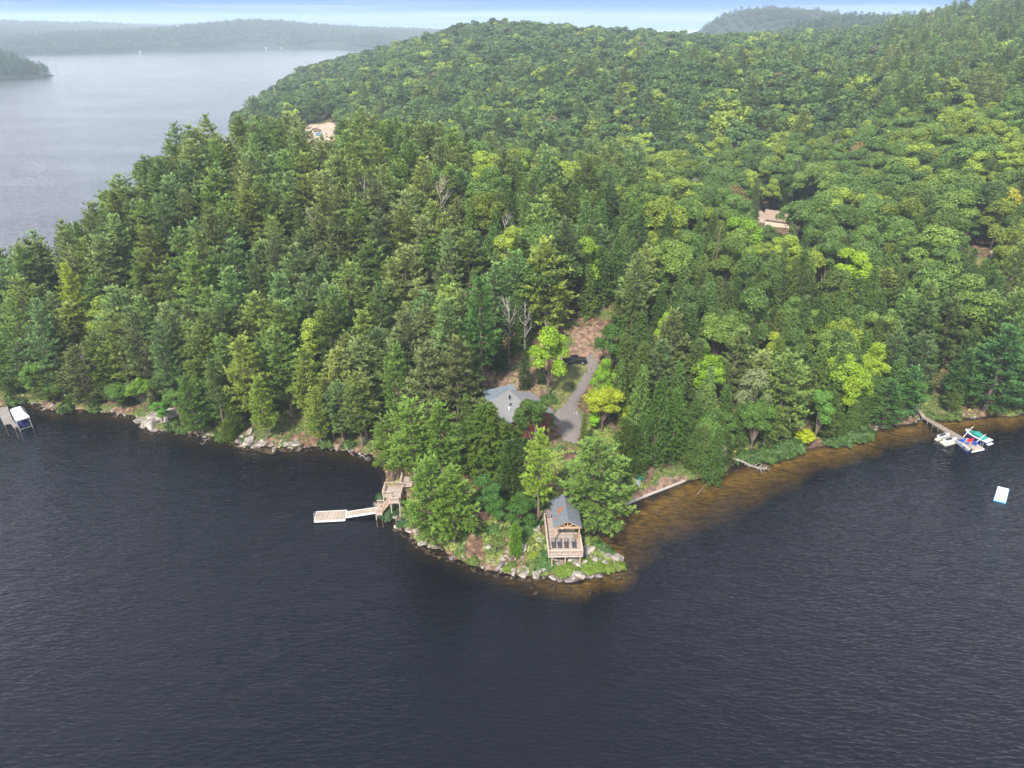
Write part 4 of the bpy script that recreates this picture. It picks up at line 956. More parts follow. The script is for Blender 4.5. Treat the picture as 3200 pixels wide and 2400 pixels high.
MB().tube([(0, 0, .12), (0, 0, -.1)], [.16, .12], 12).obj('motor', M['white'], fan); MB().tube([(0, 0, .1), (0, 0, .35)], .03).obj('rod', M['white'], fan)
for k in range(4): a = k * 1.571; MB().box((math.cos(a) * .5, math.sin(a) * .5, 0), (.75, .2, .02), a).obj('blade', M['white'], fan)
def lounger():
    e = empty('sun_lounger', '', 'sun lounger')
    mb = MB(); mb.box((-.3, .95, .30), (.05, 1.25, .07)); mb.box((.3, .95, .30), (.05, 1.25, .07)); mb.box((0, .34, .30), (.6, .05, .07)); mb.box((0, 1.55, .3), (.6, .05, .07)); mb.obj('frame', M['charcoal'], e)
    MB().box((0, .94, .36), (.58, 1.16, .06)).obj('seat', M['charcoal'], e, bevel=.02)
    rot = Matrix.Rotation(R(38), 3, 'X'); b = MB().box((0, 1.82, .62), (.58, .74, .06), rot=rot).obj('backrest', M['charcoal'], e, bevel=.02)
    MB().box((0, 1.81, .675), (.44, .58, .03), rot=rot).obj('cushion', M['cushion'], b)
    for x in (-.33, .33): MB().bar((x, 1.0, .5), (x, 1.5, .5), .05, .04).bar((x, 1.48, .36), (x, 1.48, .5), .04).obj('armrest', M['charcoal'], e)
    for x in (-.28, .28):
        for y in (.42, 1.5): MB().box((x, y, .14), (.05, .05, .26)).obj('leg', M['charcoal'], e)
    return e
l0 = lounger()
for i, (px, lb) in enumerate(((1731, 'leftmost of the dark wicker loungers on the deck'), (1750, 'second dark wicker lounger from the left, with the browner backrest cushion'), (1770.5, 'third dark wicker lounger from the left on the deck'), (1795.5, 'rightmost dark wicker lounger, set a little apart'))):
    o = l0 if i == 0 else tree_copy(l0); p = V3(at(px, 1715.5, DZ + .02)); o.location = p; o.location.y -= .3; o.rotation_euler.z = DA - .01 + [.0, .02, -.01, .01][i]; props(o, lb, 'sun lounger', 'sun loungers in a row on the deck')
ac = empty('wicker_armchair', 'brown wicker armchair with a pale seat cushion by the right post of the pavilion', 'armchair', at(1799, 1678, DZ + .02), R(185)); 
MB().box((0, 0, .22), (.75, .75, .4)).obj('seat', M['rustwood'], ac, bevel=.03); MB().box((0, .36, .55), (.75, .14, .75)).obj('backrest', M['rustwood'], ac, bevel=.03)
MB().box((0, -.04, .47), (.52, .6, .1)).obj('cushion', M['white'], ac, bevel=.03)
for x in (-.34, .34): MB().box((x, 0, .42), (.1, .75, .5)).obj('armrest', M['rustwood'], ac, bevel=.02)
for k, (a, b) in enumerate(((1714, 1609), (1711, 1615), (1709, 1621), (1709, 1627))):
    x, y, z = hit(a, b); o = MB().box((0, 0, 0), (1.5, .55, .3)).obj('stone_step', M['granite_wet'], bevel=.06); o.location = (x, y, DZ - .1 + .17 * (3 - k)); props(o, ['highest', 'second highest', 'third', 'lowest'][k] + ' stone step down to the back of the deck', 'step', 'stone steps behind the deck')
# ------------------------------------------------------------------ left dock with ramp, stair and landing
def slab(c4, th, zc=None):
    mb = MB(); mb.loft([[(p[0], p[1], p[2] - th) for p in c4], [tuple(p) for p in c4]]); return mb
def framed(parent, corners, m_top, m_fr, name='deck_boards', th=.12, fw=.12):
    P_ = [V3(p) for p in corners]; c = sum(P_, Vector()) / 4
    o = slab([p + (c - p).normalized() * .05 for p in P_], th).obj(name, m_top, parent)
    mb = MB()
    for i in range(4): a, b = P_[i], P_[(i + 1) % 4]; mb.bar(a - Vector((0, 0, .12)), b - Vector((0, 0, .12)), fw, .3)
    mb.obj('edge_frame', m_fr, parent); return o
M['dockx'] = boards('dock_boards', (.36, .30, .235), (.20, .155, .115), .15, 'X')
fd = empty('floating_dock', 'floating dock of tan boards with a white rim and a boarding ladder', 'dock', (0, 0, 0))
C4 = [at(982, 1629, .5), at(1078, 1624, .5), at(1084, 1594, .5), at(989, 1599, .5)]; framed(fd, C4, M['dockx'], M['white'])
p = V3(at(985, 1614, .5)); mb = MB()
for s in (-.28, .28): mb.tube([(p.x + .25, p.y + s, .5), (p.x + .2, p.y + s, 1.3), (p.x - .15, p.y + s, 1.35), (p.x - .2, p.y + s, -.6)], .035, 6)
for z in (-.4, -.1, .2, .5): mb.tube([(p.x - .2, p.y - .28, z), (p.x - .2, p.y + .28, z)], .03, 5)
mb.obj('ladder', M['alu'], fd)
rp = empty('gangway', 'narrow board gangway with white edges between the floating dock and the stair', 'gangway', (0, 0, 0))
framed(rp, [at(1082, 1615, .62), at(1178, 1600, 1.35), at(1177, 1585, 1.35), at(1085, 1599, .62)], M['dockx'], M['white'])
st = empty('shore_stair', 'cedar stair with landings and railings climbing from the gangway to the point', 'stair', (0, 0, 0))
LZ = 1.45
c = V3(at(1187, 1592, LZ)); w = 1.7
def plat(name, cx, cy, cz, wx, wy, rail_sides, m=M['wood']):
    MB().box((cx, cy, cz - .06), (wx, wy, .12)).box((cx, cy, cz - .25), (wx - .08, wy - .08, .26)).obj(name, m, st)
    q = {'S': [(cx - wx / 2, cy - wy / 2, cz), (cx + wx / 2, cy - wy / 2, cz)], 'N': [(cx - wx / 2, cy + wy / 2, cz), (cx + wx / 2, cy + wy / 2, cz)], 'W': [(cx - wx / 2, cy - wy / 2, cz), (cx - wx / 2, cy + wy / 2, cz)], 'E': [(cx + wx / 2, cy - wy / 2, cz), (cx + wx / 2, cy + wy / 2, cz)]}
    for s in rail_sides: railing('railing', q[s], st, M['rail'])
    for dx in (-1, 1):
        for dy in (-1, 1):
            x, y = cx + dx * (wx / 2 - .1), cy + dy * (wy / 2 - .1); g = min(float(gz(x, y)), cz - .5); MB().bar((x, y, max(g, -1.5) - .2), (x, y, cz - .1), .14).obj('support_post', M['greyrail'], st)
plat('lower_landing', c.x, c.y + .1, LZ, 1.25, 2.6, 'SN')
U = V3(at(1236, 1560, 4.0)); plat('upper_landing', U.x, U.y, 4.0, 1.7, 1.6, 'SE')
Wd = V3(at(1221, 1541, 4.0)); plat('wide_platform', Wd.x + .3, Wd.y + .6, 3.97, 3.2, 2.9, 'WN')
railing('railing', [(Wd.x - 1.3, Wd.y - .87, 3.97), (Wd.x + .1, Wd.y - .87, 3.97)], st, M['rail'])
a0 = Vector((c.x + .55, c.y - .2, LZ)); a1 = Vector((U.x - .8, U.y - .2, 4.0)); n = 13; mb = MB()
dr = (a1 - a0); hd = Vector((dr.x, dr.y, 0)).normalized(); sd_ = Vector((-hd.y, hd.x, 0))
for i in range(n): p = a0 + dr * (i + .5) / n; mb.box(p, (.32, 1.1, .05), math.atan2(hd.y, hd.x))
mb.obj('treads', M['wood'], st)
mb = MB()
for s in (-.55, .55): mb.bar(a0 + sd_ * s - Vector((0, 0, .1)), a1 + sd_ * s - Vector((0, 0, .1)), .06, .3)
mb.obj('stringer', M['timber'], st)
for s in (-.55, .55): railing('railing', [tuple(a0 + sd_ * s), tuple(a1 + sd_ * s)], st, M['rail'], .95, .2)
hp = V3(hit(1283, 1517)); up = empty('upper_stair_deck', 'small cedar deck half hidden behind the left pines above the stair', 'deck', (hp.x - .6, hp.y, hp.z + .6)); MB().box((0, 0, 0), (2.2, 3.2, .14)).obj('deck_floor', M['wood'], up); railing('railing', [(-1.1, -1.6, .05), (-1.1, 1.6, .05)], up, M['rail']); MB().box((.8, 1.2, -.5), (.14, .14, .9)).box((-.8, -1.2, -.5), (.14, .14, .9)).obj('support_post', M['timber'], up)
# ------------------------------------------------------------------ cottage
def house(name, label, corner0, corner1, ridgept, zg, over, roofm, wallm, th=.22):
    """corner0-corner1: one eave edge; ridgept: a point on the ridge"""
    a, b, r = V3(corner0), V3(corner1), V3(ridgept); u = Vector((b.x - a.x, b.y - a.y, 0)); L_ = u.length; u /= L_
    v = Vector((-u.y, u.x, 0)); q = (r - a).dot(v)
    if q < 0: v = -v; q = -q
    rise = r.z - a.z; hnd = u.cross(v).z
    e = empty(name, label, 'house', (a.x, a.y, zg), math.atan2(u.y, u.x)); s = 1 if hnd > 0 else -1
    mb = MB(); e0 = a.z - zg
    for k in (0, 1):
        y0 = 0 if k == 0 else 2 * q * s; p = [(0, y0, e0), (0, q * s, e0 + rise), (L_, q * s, e0 + rise), (L_, y0, e0)]
        mb.loft([[tuple(x) for x in p], [(x[0], x[1], x[2] + th) for x in p]])
    rf = mb.obj('roof', roofm, e)
    mb = MB(); o = over; W2 = 2 * q
    pts = [(o, o * s), (L_ - o, o * s), (L_ - o, (W2 - o) * s), (o, (W2 - o) * s)]
    ez = e0 + rise * o / q - .02
    mb.loft([[(x, y, -1.5) for x, y in pts], [(x, y, ez) for x, y in pts]])
    for x in (o, L_ - o): mb.loft([[(x - .05, o * s, ez), (x - .05, (W2 - o) * s, ez), (x - .05, q * s, e0 + rise - .03)], [(x + .05, o * s, ez), (x + .05, (W2 - o) * s, ez), (x + .05, q * s, e0 + rise - .03)]])
    wl = mb.obj('wall', wallm, e)
    return e, rf, L_, q, s, e0, rise
cz = float(hit(1600, 1290)[2]); cz = 6.6
ct, rf, CL, CQ, CS, CE0, CR = house('cottage', 'red cottage with grey shingle gable roofs, half hidden by trees on the point', at(1517, 1264, cz + 3.0), at(1583, 1332, cz + 3.0), at(1612, 1241, cz + 4.9), cz, .9, M['roof'], M['red'])
for k, x in enumerate((1.2, 3.6)):
    f = MB().box((CL - .38, CQ * CS + (x - 2.4) * CS, 2.0), (.06, 1.3, 1.3)).obj('window', M['white'], ct); MB().box((CL - .34, CQ * CS + (x - 2.4) * CS, 2.0), (.04, 1.1, 1.1)).obj('pane', M['glass'], f)
for (fx, fy, h, m) in ((.62, .45, .55, 'white'), (.3, .75, .8, 'black'), (.5, .62, .25, 'black')):
    y = CQ * CS * fy; z = CE0 + CR * fy + .15; MB().tube([(CL * fx, y, z), (CL * fx, y, z + h)], [.14, .14], 8).tube([(CL * fx, y, z + h), (CL * fx, y, z + h + .18)], [.24, .2], 8).obj('roof_vent', M[m], ct)
# the slate coloured wing behind
wg = MB(); 
def wing(cx, cy, ang, L_, hw, e, r, m, nm):
    mb = MB(); rot = Matrix.Rotation(ang, 3, 'Z')
    for k in (-1, 1):
        p = [(-L_ / 2, k * hw, e), (-L_ / 2, 0, r), (L_ / 2, 0, r), (L_ / 2, k * hw, e)]; p = [Vector((cx, cy, 0)) + rot @ Vector(q) for q in p]
        mb.loft([[tuple(x) for x in p], [tuple(x + Vector((0, 0, .2))) for x in p]])
    o = mb.obj(nm, m, ct); w_ = MB(); q = [Vector((cx, cy, 0)) + rot @ Vector(t) for t in ((-L_ / 2 + .9, -hw + .9, 0), (L_ / 2 - .9, -hw + .9, 0), (L_ / 2 - .9, hw - .9, 0), (-L_ / 2 + .9, hw - .9, 0))]
    w_.loft([[(t.x, t.y, -1) for t in q], [(t.x, t.y, e) for t in q]])
    for xx in (-L_ / 2 + .9, L_ / 2 - .95): t = [Vector((cx, cy, 0)) + rot @ Vector(v) for v in ((xx, -hw + .9, e), (xx, hw - .9, e), (xx, 0, r - .05), (xx + .05, -hw + .9, e), (xx + .05, hw - .9, e), (xx + .05, 0, r - .05))]; w_.loft([[tuple(v) for v in t[:3]], [tuple(v) for v in t[3:]]])
    w_.obj('wing_wall', M['red'], ct); return o
wing(-2.3, CQ * CS * .75, 1.571, CQ * 1.3, 2.5, CE0 - .2, CE0 + CR - .15, M['roofslate'], 'wing_roof')
# ------------------------------------------------------------------ far tan-roofed house, hut, building site
hz = HOUSE2[2]
h2, rf2, _, _, _, _, _ = house('tan_roofed_house', 'large house with hipped tan shingle roofs in the middle of the right wood', at(2386, 686, hz + 3.2), at(2474, 698, hz + 3.2), at(2404, 657, hz + 6.8), hz, .6, M['rooftan'], M['cream'])
h3, rf3, _, _, _, _, _ = house('tan_roofed_annex', 'right hand gabled part of the tan roofed house in the right wood', at(2468, 700, hz + 3.2), at(2530, 688, hz + 3.2), at(2504, 664, hz + 6.6), hz, .6, M['rooftan'], M['cream'])
gx_, gy_, g_ = hit(3087, 822)
hh = empty('garden_hut', 'small beige roofed hut at the edge of the garden clearing on the right', 'hut', (gx_, gy_, g_), -.5); gable(5, 4, 2.6, 1.2).obj('roof', M['cream'], hh); MB().box((2.5, 2, 1.2), (4.4, 3.6, 2.9)).obj('wall', M['cream'], hh)
sx, sy, sz = hit(993, 415)
dm = props(rock(sx, sy + 3, 9, 'heap of reddish earth beside the blue tarpaulin on the building site', flat=.35, name='earth_heap'), cat='earth heap'); dm.data = dm.data.copy(); dm.data.materials[0] = M['leafy']
tp = MB(); rg = []
for k in range(4):
    rg.append([(math.cos(j * .785) * (3.0 - k * .9) * (1 + .2 * math.sin(j * 3 + k)), math.sin(j * .785) * (2.2 - k * .6), [0, .9, 1.5, 1.8][k]) for j in range(8)])
tx, ty, tz = hit(998, 424); o = tp.loft(rg).obj('tarpaulin', M['tarp']); o.location = (tx, ty, tz + .6); props(o, 'crumpled blue tarpaulin over a pile on the building site', 'tarpaulin')
# ------------------------------------------------------------------ pickup on the parking pad
def pickup(loc, rz):
    e = empty('pickup_truck', 'black pickup truck with a covered bed parked at the top of the driveway', 'pickup truck', loc, rz)
    def prof(pts, w, taper=0): 
        return MB().loft([[(x, -w / 2 + (taper if z > 1.15 else 0), z) for x, z in pts], [(x, w / 2 - (taper if z > 1.15 else 0), z) for x, z in pts]])
    prof([(-2.75, .55), (-2.75, 1.02), (-1.25, 1.16), (-.55, 1.78), (.95, 1.82), (1.12, 1.2), (2.8, 1.2), (2.8, .55)], 1.95, .14).obj('body', M['black'], e, bevel=.06)
    MB().box((1.95, 0, 1.22), (1.6, 1.7, .08)).obj('bed_cover', M['rubber'], e)
    MB().loft([[(-1.2, -.72, 1.2), (-.6, -.7, 1.74), (-.6, .7, 1.74), (-1.2, .72, 1.2)], [(-1.25, -.72, 1.22), (-.65, -.7, 1.77), (-.65, .7, 1.77), (-1.25, .72, 1.22)]]).obj('windscreen', M['glass'], e)
    for s in (-1, 1): MB().loft([[(-.95, s * .87, 1.25), (-.5, s * .87, 1.68), (.85, s * .87, 1.7), (.98, s * .87, 1.25)], [(-.95, s * .89, 1.25), (-.5, s * .89, 1.68), (.85, s * .89, 1.7), (.98, s * .89, 1.25)]]).obj('side_window', M['glass'], e)
    for s in (-1, 1): MB().box((-2.76, s * .7, .85), (.06, .4, .18)).obj('headlight', M['white'], e)
    for x in (-1.8, 1.85):
        for s in (-1, 1):
            w_ = MB().tube([(x, s * .98, .4), (x, s * .72, .4)], .41, 18).obj('wheel', M['rubber'], e); MB().tube([(x, s * .99, .4), (x, s * .9, .4)], .22, 12).obj('rim', M['alu'], w_)
cx_, cy_, cz_ = hit(1795, 1142); pickup((cx_, cy_ + .9, cz_ + .12), .06)
# ------------------------------------------------------------------ right dock group
WD = empty('long_dock', 'long board walkway and wide dock platform with a white rim on the right shore', 'dock')
framed(WD, [at(2994, 1376, .6), at(3039, 1411, .6), at(3076, 1403, .6), at(3024, 1370, .6)], M['dockx'], M['white'])
slab([V3(at(2884, 1306, .75)), V3(at(2996, 1374, .62)), V3(at(3016, 1369, .62)), V3(at(2894, 1302, .75))], .16).obj('walkway', M['oldboards'], WD)
slab([V3(at(2884, 1305, .76)), V3(at(2893, 1302, .76)), V3(at(2857, 1257, 3.0)), V3(at(2851, 1259, 3.0))], .12).obj('ramp', M['oldboards'], WD)
mb = MB()
for t in np.linspace(.05, .95, 7):
    p = V3(at(2889, 1304, .6)).lerp(V3(at(3006, 1372, .6)), t); mb.tube([(p.x - .9, p.y, -2.5), (p.x - .9, p.y, .75)], .06, 6); mb.tube([(p.x + .7, p.y, -2.5), (p.x + .7, p.y, .75)], .06, 6)
mb.obj('dock_legs', M['alu'], WD)
p = V3(at(3066, 1396, .6)); mb = MB()
for s in (-.25, .25): mb.tube([(p.x + s, p.y, .6), (p.x + s, p.y, 1.4), (p.x + s + .2, p.y + .4, 1.4), (p.x + s + .2, p.y + .4, -.5)], .035, 6)
mb.obj('ladder', M['alu'], WD)
def hull(L_, Wd_, H_, open_=False, bow=.38, z0=-.15, flare=.75, n=11):
    rings = []
    for i in range(n):
        t = i / (n - 1); w_ = Wd_ / 2 * (1 if t < 1 - bow else math.cos((t - (1 - bow)) / bow * 1.5) ** .8); w_ = max(w_, .02); h = H_ * (1 + .18 * t * t)
        x = t * L_ - L_ / 2; k = .0 if t < .9 else (t - .9) * 2.0
        rings.append([(x, -w_, h), (x, -w_ * flare, z0 + k), (x, 0, z0 - .15 + k), (x, w_ * flare, z0 + k), (x, w_, h)])
    return rings
def jetski(p0, p1, lb):
    a, b = V3(p0), V3(p1); e = empty('jet_ski', lb, 'jet ski', ((a + b) / 2), math.atan2(b.y - a.y, b.x - a.x), 'jet skis on the floats')
    L_ = 3.1; MB().loft([[(p[0], p[1], p[2] * .8 + .15) for p in r] for r in hull(L_, 1.15, .45)]).obj('hull', M['white'], e, smooth=False)
    MB().loft([[(-1.4, -.25, .55), (-1.4, .25, .55), (-1.4, .22, .8), (-1.4, -.22, .8)], [(.2, -.3, .55), (.2, .3, .55), (.2, .22, .92), (.2, -.22, .92)]]).obj('seat', M['charcoal'], e, bevel=.04)
    MB().loft([[(.1, -.38, .5), (.1, .38, .5), (.1, .2, 1.02), (.1, -.2, 1.02)], [(1.35, -.2, .5), (1.35, .2, .5), (1.35, .1, .62), (1.35, -.1, .62)]]).obj('cowling', M['white'], e, bevel=.04)
    MB().tube([(.25, -.42, 1.08), (.32, 0, 1.05), (.25, .42, 1.08)], .04, 6).obj('handlebar', M['charcoal'], e)
for i, (q, lb) in enumerate((([(2921, 1370), (2932, 1375), (2974, 1362), (2963, 1356)], 'far beige float carrying the first jet ski'), ([(2936, 1378), (2955, 1391), (2998, 1380), (2984, 1367)], 'near beige float carrying the second jet ski'))):
    e = empty('jet_ski_float', lb, 'float', (0, 0, 0), 0, 'jet ski floats'); slab([V3(at(a, b, .35)) for a, b in q], .4).obj('float_body', M['beige'], e, bevel=.08)
    c4 = [V3(at(a, b, .36)) for a, b in q]; m0, m1 = (c4[0] + c4[1]) / 2, (c4[2] + c4[3]) / 2; MB().bar(m0.lerp(m1, .15) + Vector((0, 0, .02)), m0.lerp(m1, .85) + Vector((0, 0, .02)), .5, .05).obj('cradle', M['charcoal'], e)
    jetski(m0.lerp(m1, .12), m0.lerp(m1, .95), ['white jet ski on the far float', 'white and grey jet ski on the float nearer the platform'][i])
a, b = V3(at(3089, 1389, 0)), V3(at(3014, 1353, 0)); L_ = (b - a).length
sb = empty('ski_boat', 'white and navy ski boat under a fitted teal cover at the right of the dock', 'motorboat', (a + b) / 2, math.atan2(b.y - a.y, b.x - a.x))
MB().loft(hull(L_, 2.3, .75, bow=.5)).obj('hull', M['hullblue'], sb)
mb = MB(); rg = hull(L_ + .06, 2.36, .86, bow=.5, z0=.66, flare=.98); mb.loft([[(p[0], p[1], p[2] if k in (0, 4) else .70) for k, p in enumerate(r)] for r in rg]).obj('deck', M['white'], sb)
mb = MB(); rings = []
for i in range(9):
    t = i / 8; x = -L_ * .36 + t * L_ * .74; w_ = 1.0 * (1 if t < .5 else math.cos((t - .5) * 2 * 1.35)); h = .92 + .12 * t + [.0, .25, .5, .55, .75, .5, .3, .12, .0][i]; rings.append([(x, -w_, .9 + .1 * t), (x, -w_ * .6, (h + .92) / 2 + .12), (x, 0, h + .15), (x, w_ * .6, (h + .92) / 2 + .12), (x, w_, .9 + .1 * t)])
mb.loft(rings).obj('boat_cover', M['teal'], sb, smooth=True)
MB().box((-L_ / 2 - .25, 0, .25), (.55, 1.7, .08)).obj('swim_platform', M['white'], sb)
for (a, b, lb) in (((3009, 1367), (3043, 1332), 'mooring whip pole at the bow of the ski boat'), ((3045, 1388), (3081, 1357), 'mooring whip pole at the stern of the ski boat')):
    p = V3(at(a[0], a[1], .6)); d = ray(*b); t = (p.y + 1.6) / d[1]; q = Vector((d[0] * t, d[1] * t, CAMZ + d[2] * t)); o = MB().tube([p, p.lerp(q, .5) + Vector((0, 0, .15)), q], [.07, .06, .04], 6).tube([q, (q.x - .3, q.y + 1.2, .9)], .02, 4).obj('mooring_whip', M['white']); props(o, lb, 'mooring pole', 'mooring whips of the ski boat')
a, b = V3(at(3030, 1415, 0)), V3(at(2986, 1384, 0)); L_ = (b - a).length
fb = empty('fishing_boat', 'open grey and navy fishing boat moored along the near side of the platform', 'rowing boat', (a + b) / 2, math.atan2(b.y - a.y, b.x - a.x))
rg = hull(L_, 1.7, .6, bow=.55); mb = MB()
i0 = 0
mb.loft(rg, cap=False)
mb.f = [f for f in mb.f if not (0 in [v % 5 for v in f] and 4 in [v % 5 for v in f])]
mb.poly(rg[0]); mb.obj('hull', M['hullblue'], fb)
ins = [[(p[0] * .97, p[1] * .93, p[2] + .02 if k in (0, 4) else p[2] * .9 + .1) for k, p in enumerate(r)] for r in rg]; mb = MB(); mb.loft(ins, cap=False); mb.f = [f for f in mb.f if not (0 in [v % 5 for v in f] and 4 in [v % 5 for v in f])]; mb.obj('inner_shell', M['alu'], fb)
mb = MB()
for i in range(len(rg) - 1):
    for k in (0, 4): mb.bar(rg[i][k], rg[i + 1][k], .09, .06)
mb.bar(rg[0][0], rg[0][4], .09, .06); mb.obj('gunwale', M['alu'], fb)
for x in (-1.2, .1, 1.2): MB().box((x, 0, .42), (.32, 1.4, .06)).obj('bench', M['alu'], fb)
MB().box((-L_ / 2 - .15, 0, .75), (.3, .28, .5)).bar((-L_ / 2 - .15, 0, .6), (-L_ / 2 - .3, 0, -.3), .12).obj('outboard', M['black'], fb, bevel=.03)
def adirondack(m):
    e = empty('garden_chair', '', 'chair'); MB().box((0, 0, .33), (.55, .55, .04), rot=Matrix.Rotation(-.18, 3, 'X')).obj('seat', m, e)
    mb = MB()
    for k in range(5): x = -.24 + k * .12; mb.box((x, .36, .72), (.1, .03, .78 - abs(k - 2) * .07), rot=Matrix.Rotation(-.35, 3, 'X'))
    mb.obj('backrest', m, e)
    for x in (-.34, .34): MB().box((x, .0, .55), (.14, .7, .03)).obj('armrest', m, e)
    for x in (-.3, .3): MB().box((x, -.26, .27), (.07, .1, .54)).obj('leg', m, e); MB().bar((x, -.1, .33), (x, .55, .04), .06, .1).obj('leg', m, e)
    return e
for (px, py), m, rz, lb in (((3005, 1381), 'blue', .5, 'left of the two blue slatted chairs, nearest the walkway'), ((3030, 1381), 'redp', .2, 'red slatted garden chair on the dock platform'), ((3045, 1391), 'blue', -.5, 'right hand blue slatted chair at the outer side of the platform')):
    e = adirondack(M[m]); e.location = at(px, py, .61); e.rotation_euler.z = rz + 2.9; e.scale = (1.15,) * 3; props(e, lb, 'chair', 'garden chairs on the dock platform')
e = empty('side_table', 'small blue side table between the chairs on the dock', 'table', at(3023, 1389, .61)); MB().box((0, 0, .42), (.5, .5, .04)).obj('table_top', M['blue'], e)
for x in (-.2, .2):
    for y in (-.2, .2): MB().box((x, y, .2), (.05, .05, .4)).obj('leg', M['blue'], e)
sr = empty('swim_raft', 'white swimming raft with light blue sides floating alone on the right', 'raft'); C4 = [V3(at(a, b, .35)) for a, b in ((3107, 1559), (3143, 1568), (3153, 1529), (3119, 1520))]
cc = sum(C4, Vector()) / 4; slab([p + (p - cc) * .07 - Vector((0, 0, .02)) for p in C4], .35).obj('side_tube', M['lightblue'], sr, bevel=.1); slab([Vector((p.x, p.y, .41)) for p in C4], .08).obj('raft_top', M['vinyl'], sr)
# ------------------------------------------------------------------ far left dock with the canopy lift
ld = empty('weathered_dock', 'grey weathered dock at the left edge of the left bay', 'dock'); 
slab([V3(at(a, b, .6)) for a, b in ((-12, 1276), (11, 1325), (44, 1322), (22, 1270))], .2).obj('deck_boards', M['greywood'], ld); slab([V3(at(a, b, .62)) for a, b in ((30, 1318), (43, 1337), (55, 1333), (42, 1314))], .2).obj('dock_finger', M['greywood'], ld)
mb = MB()
for a, b in ((-5, 1280), (14, 1324), (42, 1320), (44, 1334), (24, 1275)): p = at(a, b, .6); mb.tube([(p[0], p[1], -2.5), (p[0], p[1], .9)], .07, 6)
mb.obj('dock_posts', M['greyrail'], ld)
cn = empty('boat_lift', 'boat lift with a white fabric canopy beside the weathered dock', 'boat lift')
Q = [V3(at(a, b, 3.0)) for a, b in ((49, 1314), (92, 1301), (71, 1270), (31, 1281))]; cc = sum(Q, Vector()) / 4; top = [q.lerp(cc, .45) + Vector((0, 0, .85)) for q in Q]; low = [q - Vector((0, 0, .3)) for q in Q]
MB().loft([low, Q, top]).obj('canopy', M['white'], cn)
mb = MB()
for q in Q: p = q.lerp(cc, .08); mb.tube([(p.x, p.y, -2), (p.x, p.y, 2.8)], .07, 6)
for i in range(4): a, b = Q[i].lerp(cc, .08), Q[(i + 1) % 4].lerp(cc, .08); mb.bar((a.x, a.y, .5), (b.x, b.y, .5), .1)
mb.obj('lift_frame', M['alu'], cn)
a, b = (Q[0] + Q[3]) / 2, (Q[1] + Q[2]) / 2; bt = empty('lifted_boat', 'dark boat hanging in the lift under the white canopy', 'motorboat', (cc.x, cc.y, .8), math.atan2(Q[2].y - Q[1].y, Q[2].x - Q[1].x)); MB().loft(hull(4.6, 1.8, .7)).obj('hull', M['hullblue'], bt); MB().box((-.3, 0, .9), (1.6, 1.2, .5)).obj('windshield', M['glass'], bt, bevel=.1)
# ------------------------------------------------------------------ beach things
def canoe(p0, p1, W_, m, lb, name='canoe', group=None):
    a, b = V3(p0), V3(p1); L_ = (b - a).length; e = empty(name, lb, name, (a + b) / 2 + Vector((0, 0, .15)), math.atan2(b.y - a.y, b.x - a.x), group); rings = []
    pitch = math.asin((b.z - a.z) / L_); e.rotation_euler.y = -pitch
    for i in range(11):
        t = i / 10; w_ = max(W_ / 2 * math.sin(math.pi * t) ** .7, .03); x = (t - .5) * L_; s_ = .1 * abs(t - .5) ** 2 * 4; rings.append([(x, -w_, -.1), (x, -w_ * .8, .18 - s_), (x, 0, .30 - s_), (x, w_ * .8, .18 - s_), (x, w_, -.1)])
    MB().loft(rings).obj('hull', m, e, smooth=False); MB().bar((-L_ * .42, 0, .28), (L_ * .42, 0, .28), .05).obj('keel', m, e)
canoe(hit(1982, 1486), hit(1999, 1529), 1.0, M['alu'], 'upturned grey aluminium canoe on the beach')
canoe(hit(1989, 1483), hit(2002, 1507), .95, M['teal'], 'teal kayak lying next to the grey canoe', 'kayak', 'teal kayaks on the beach'); canoe(hit(1999, 1482), hit(2010, 1503), .95, M['teal'], 'teal kayak furthest to the right on the beach', 'kayak', 'teal kayaks on the beach')
x, y, z = hit(1954, 1543); e = empty('orange_chair', 'low orange chair on the grass by the beach', 'chair', (x, y, z), .4); MB().box((0, 0, .3), (.7, .6, .08)).obj('seat', M['orange'], e); MB().box((0, .3, .6), (.7, .08, .6)).obj('backrest', M['orange'], e); MB().box((-.3, 0, .12), (.08, .5, .28)).box((.3, 0, .12), (.08, .5, .28)).obj('leg', M['orange'], e)
P_ = [V3(at(a, b, .25)) for a, b in ((1952, 1577), (1998, 1558), (2045, 1539), (2095, 1520), (2140, 1502))]; mb = MB()
for a, b in zip(P_[:-1], P_[1:]): mb.bar(a, b, .35, .3)
props(mb.obj('retaining_wall', M['greyrail']), 'low pale retaining edge between the beach grass and the shallows', 'wall')
# fallen tree and driftwood
def drift(name, pxs, zs, r, m, lb, cat, twigs=0, tl=1.2, seed=1):
    pts = [V3(at(a, b, z)) for (a, b), z in zip(pxs, zs)]; rr = random.Random(seed); mb = MB().tube(pts, [r * (1 - .8 * i / (len(pts) - 1)) for i in range(len(pts))], 6)
    for k in range(twigs):
        t = rr.uniform(.25, 1); i = min(int(t * (len(pts) - 1)), len(pts) - 2); p = pts[i].lerp(pts[i + 1], t * (len(pts) - 1) - i); d = (pts[-1] - pts[0]).normalized(); s = rr.choice((-1, 1)); n_ = Vector((-d.y * s, d.x * s, 0)); l = tl * rr.uniform(.5, 1.2) * (1.3 - t * .6)
        q = p + n_ * l * .7 + d * l * .4 + Vector((0, 0, rr.uniform(-.1, .5))); mb.tube([p, q, q + n_ * l * .3 + Vector((0, 0, rr.uniform(-.3, .3)))], [.06, .04, .02], 4)
    props(mb.obj(name, m), lb, cat)
drift('fallen_tree', [(2288, 1432), (2320, 1442), (2355, 1458), (2378, 1464), (2402, 1467)], [1.2, .8, .5, .35, .3], .24, M['deadwood'], 'bleached fallen tree reaching over the shallows of the right cove', 'fallen tree', 46, 1.5)
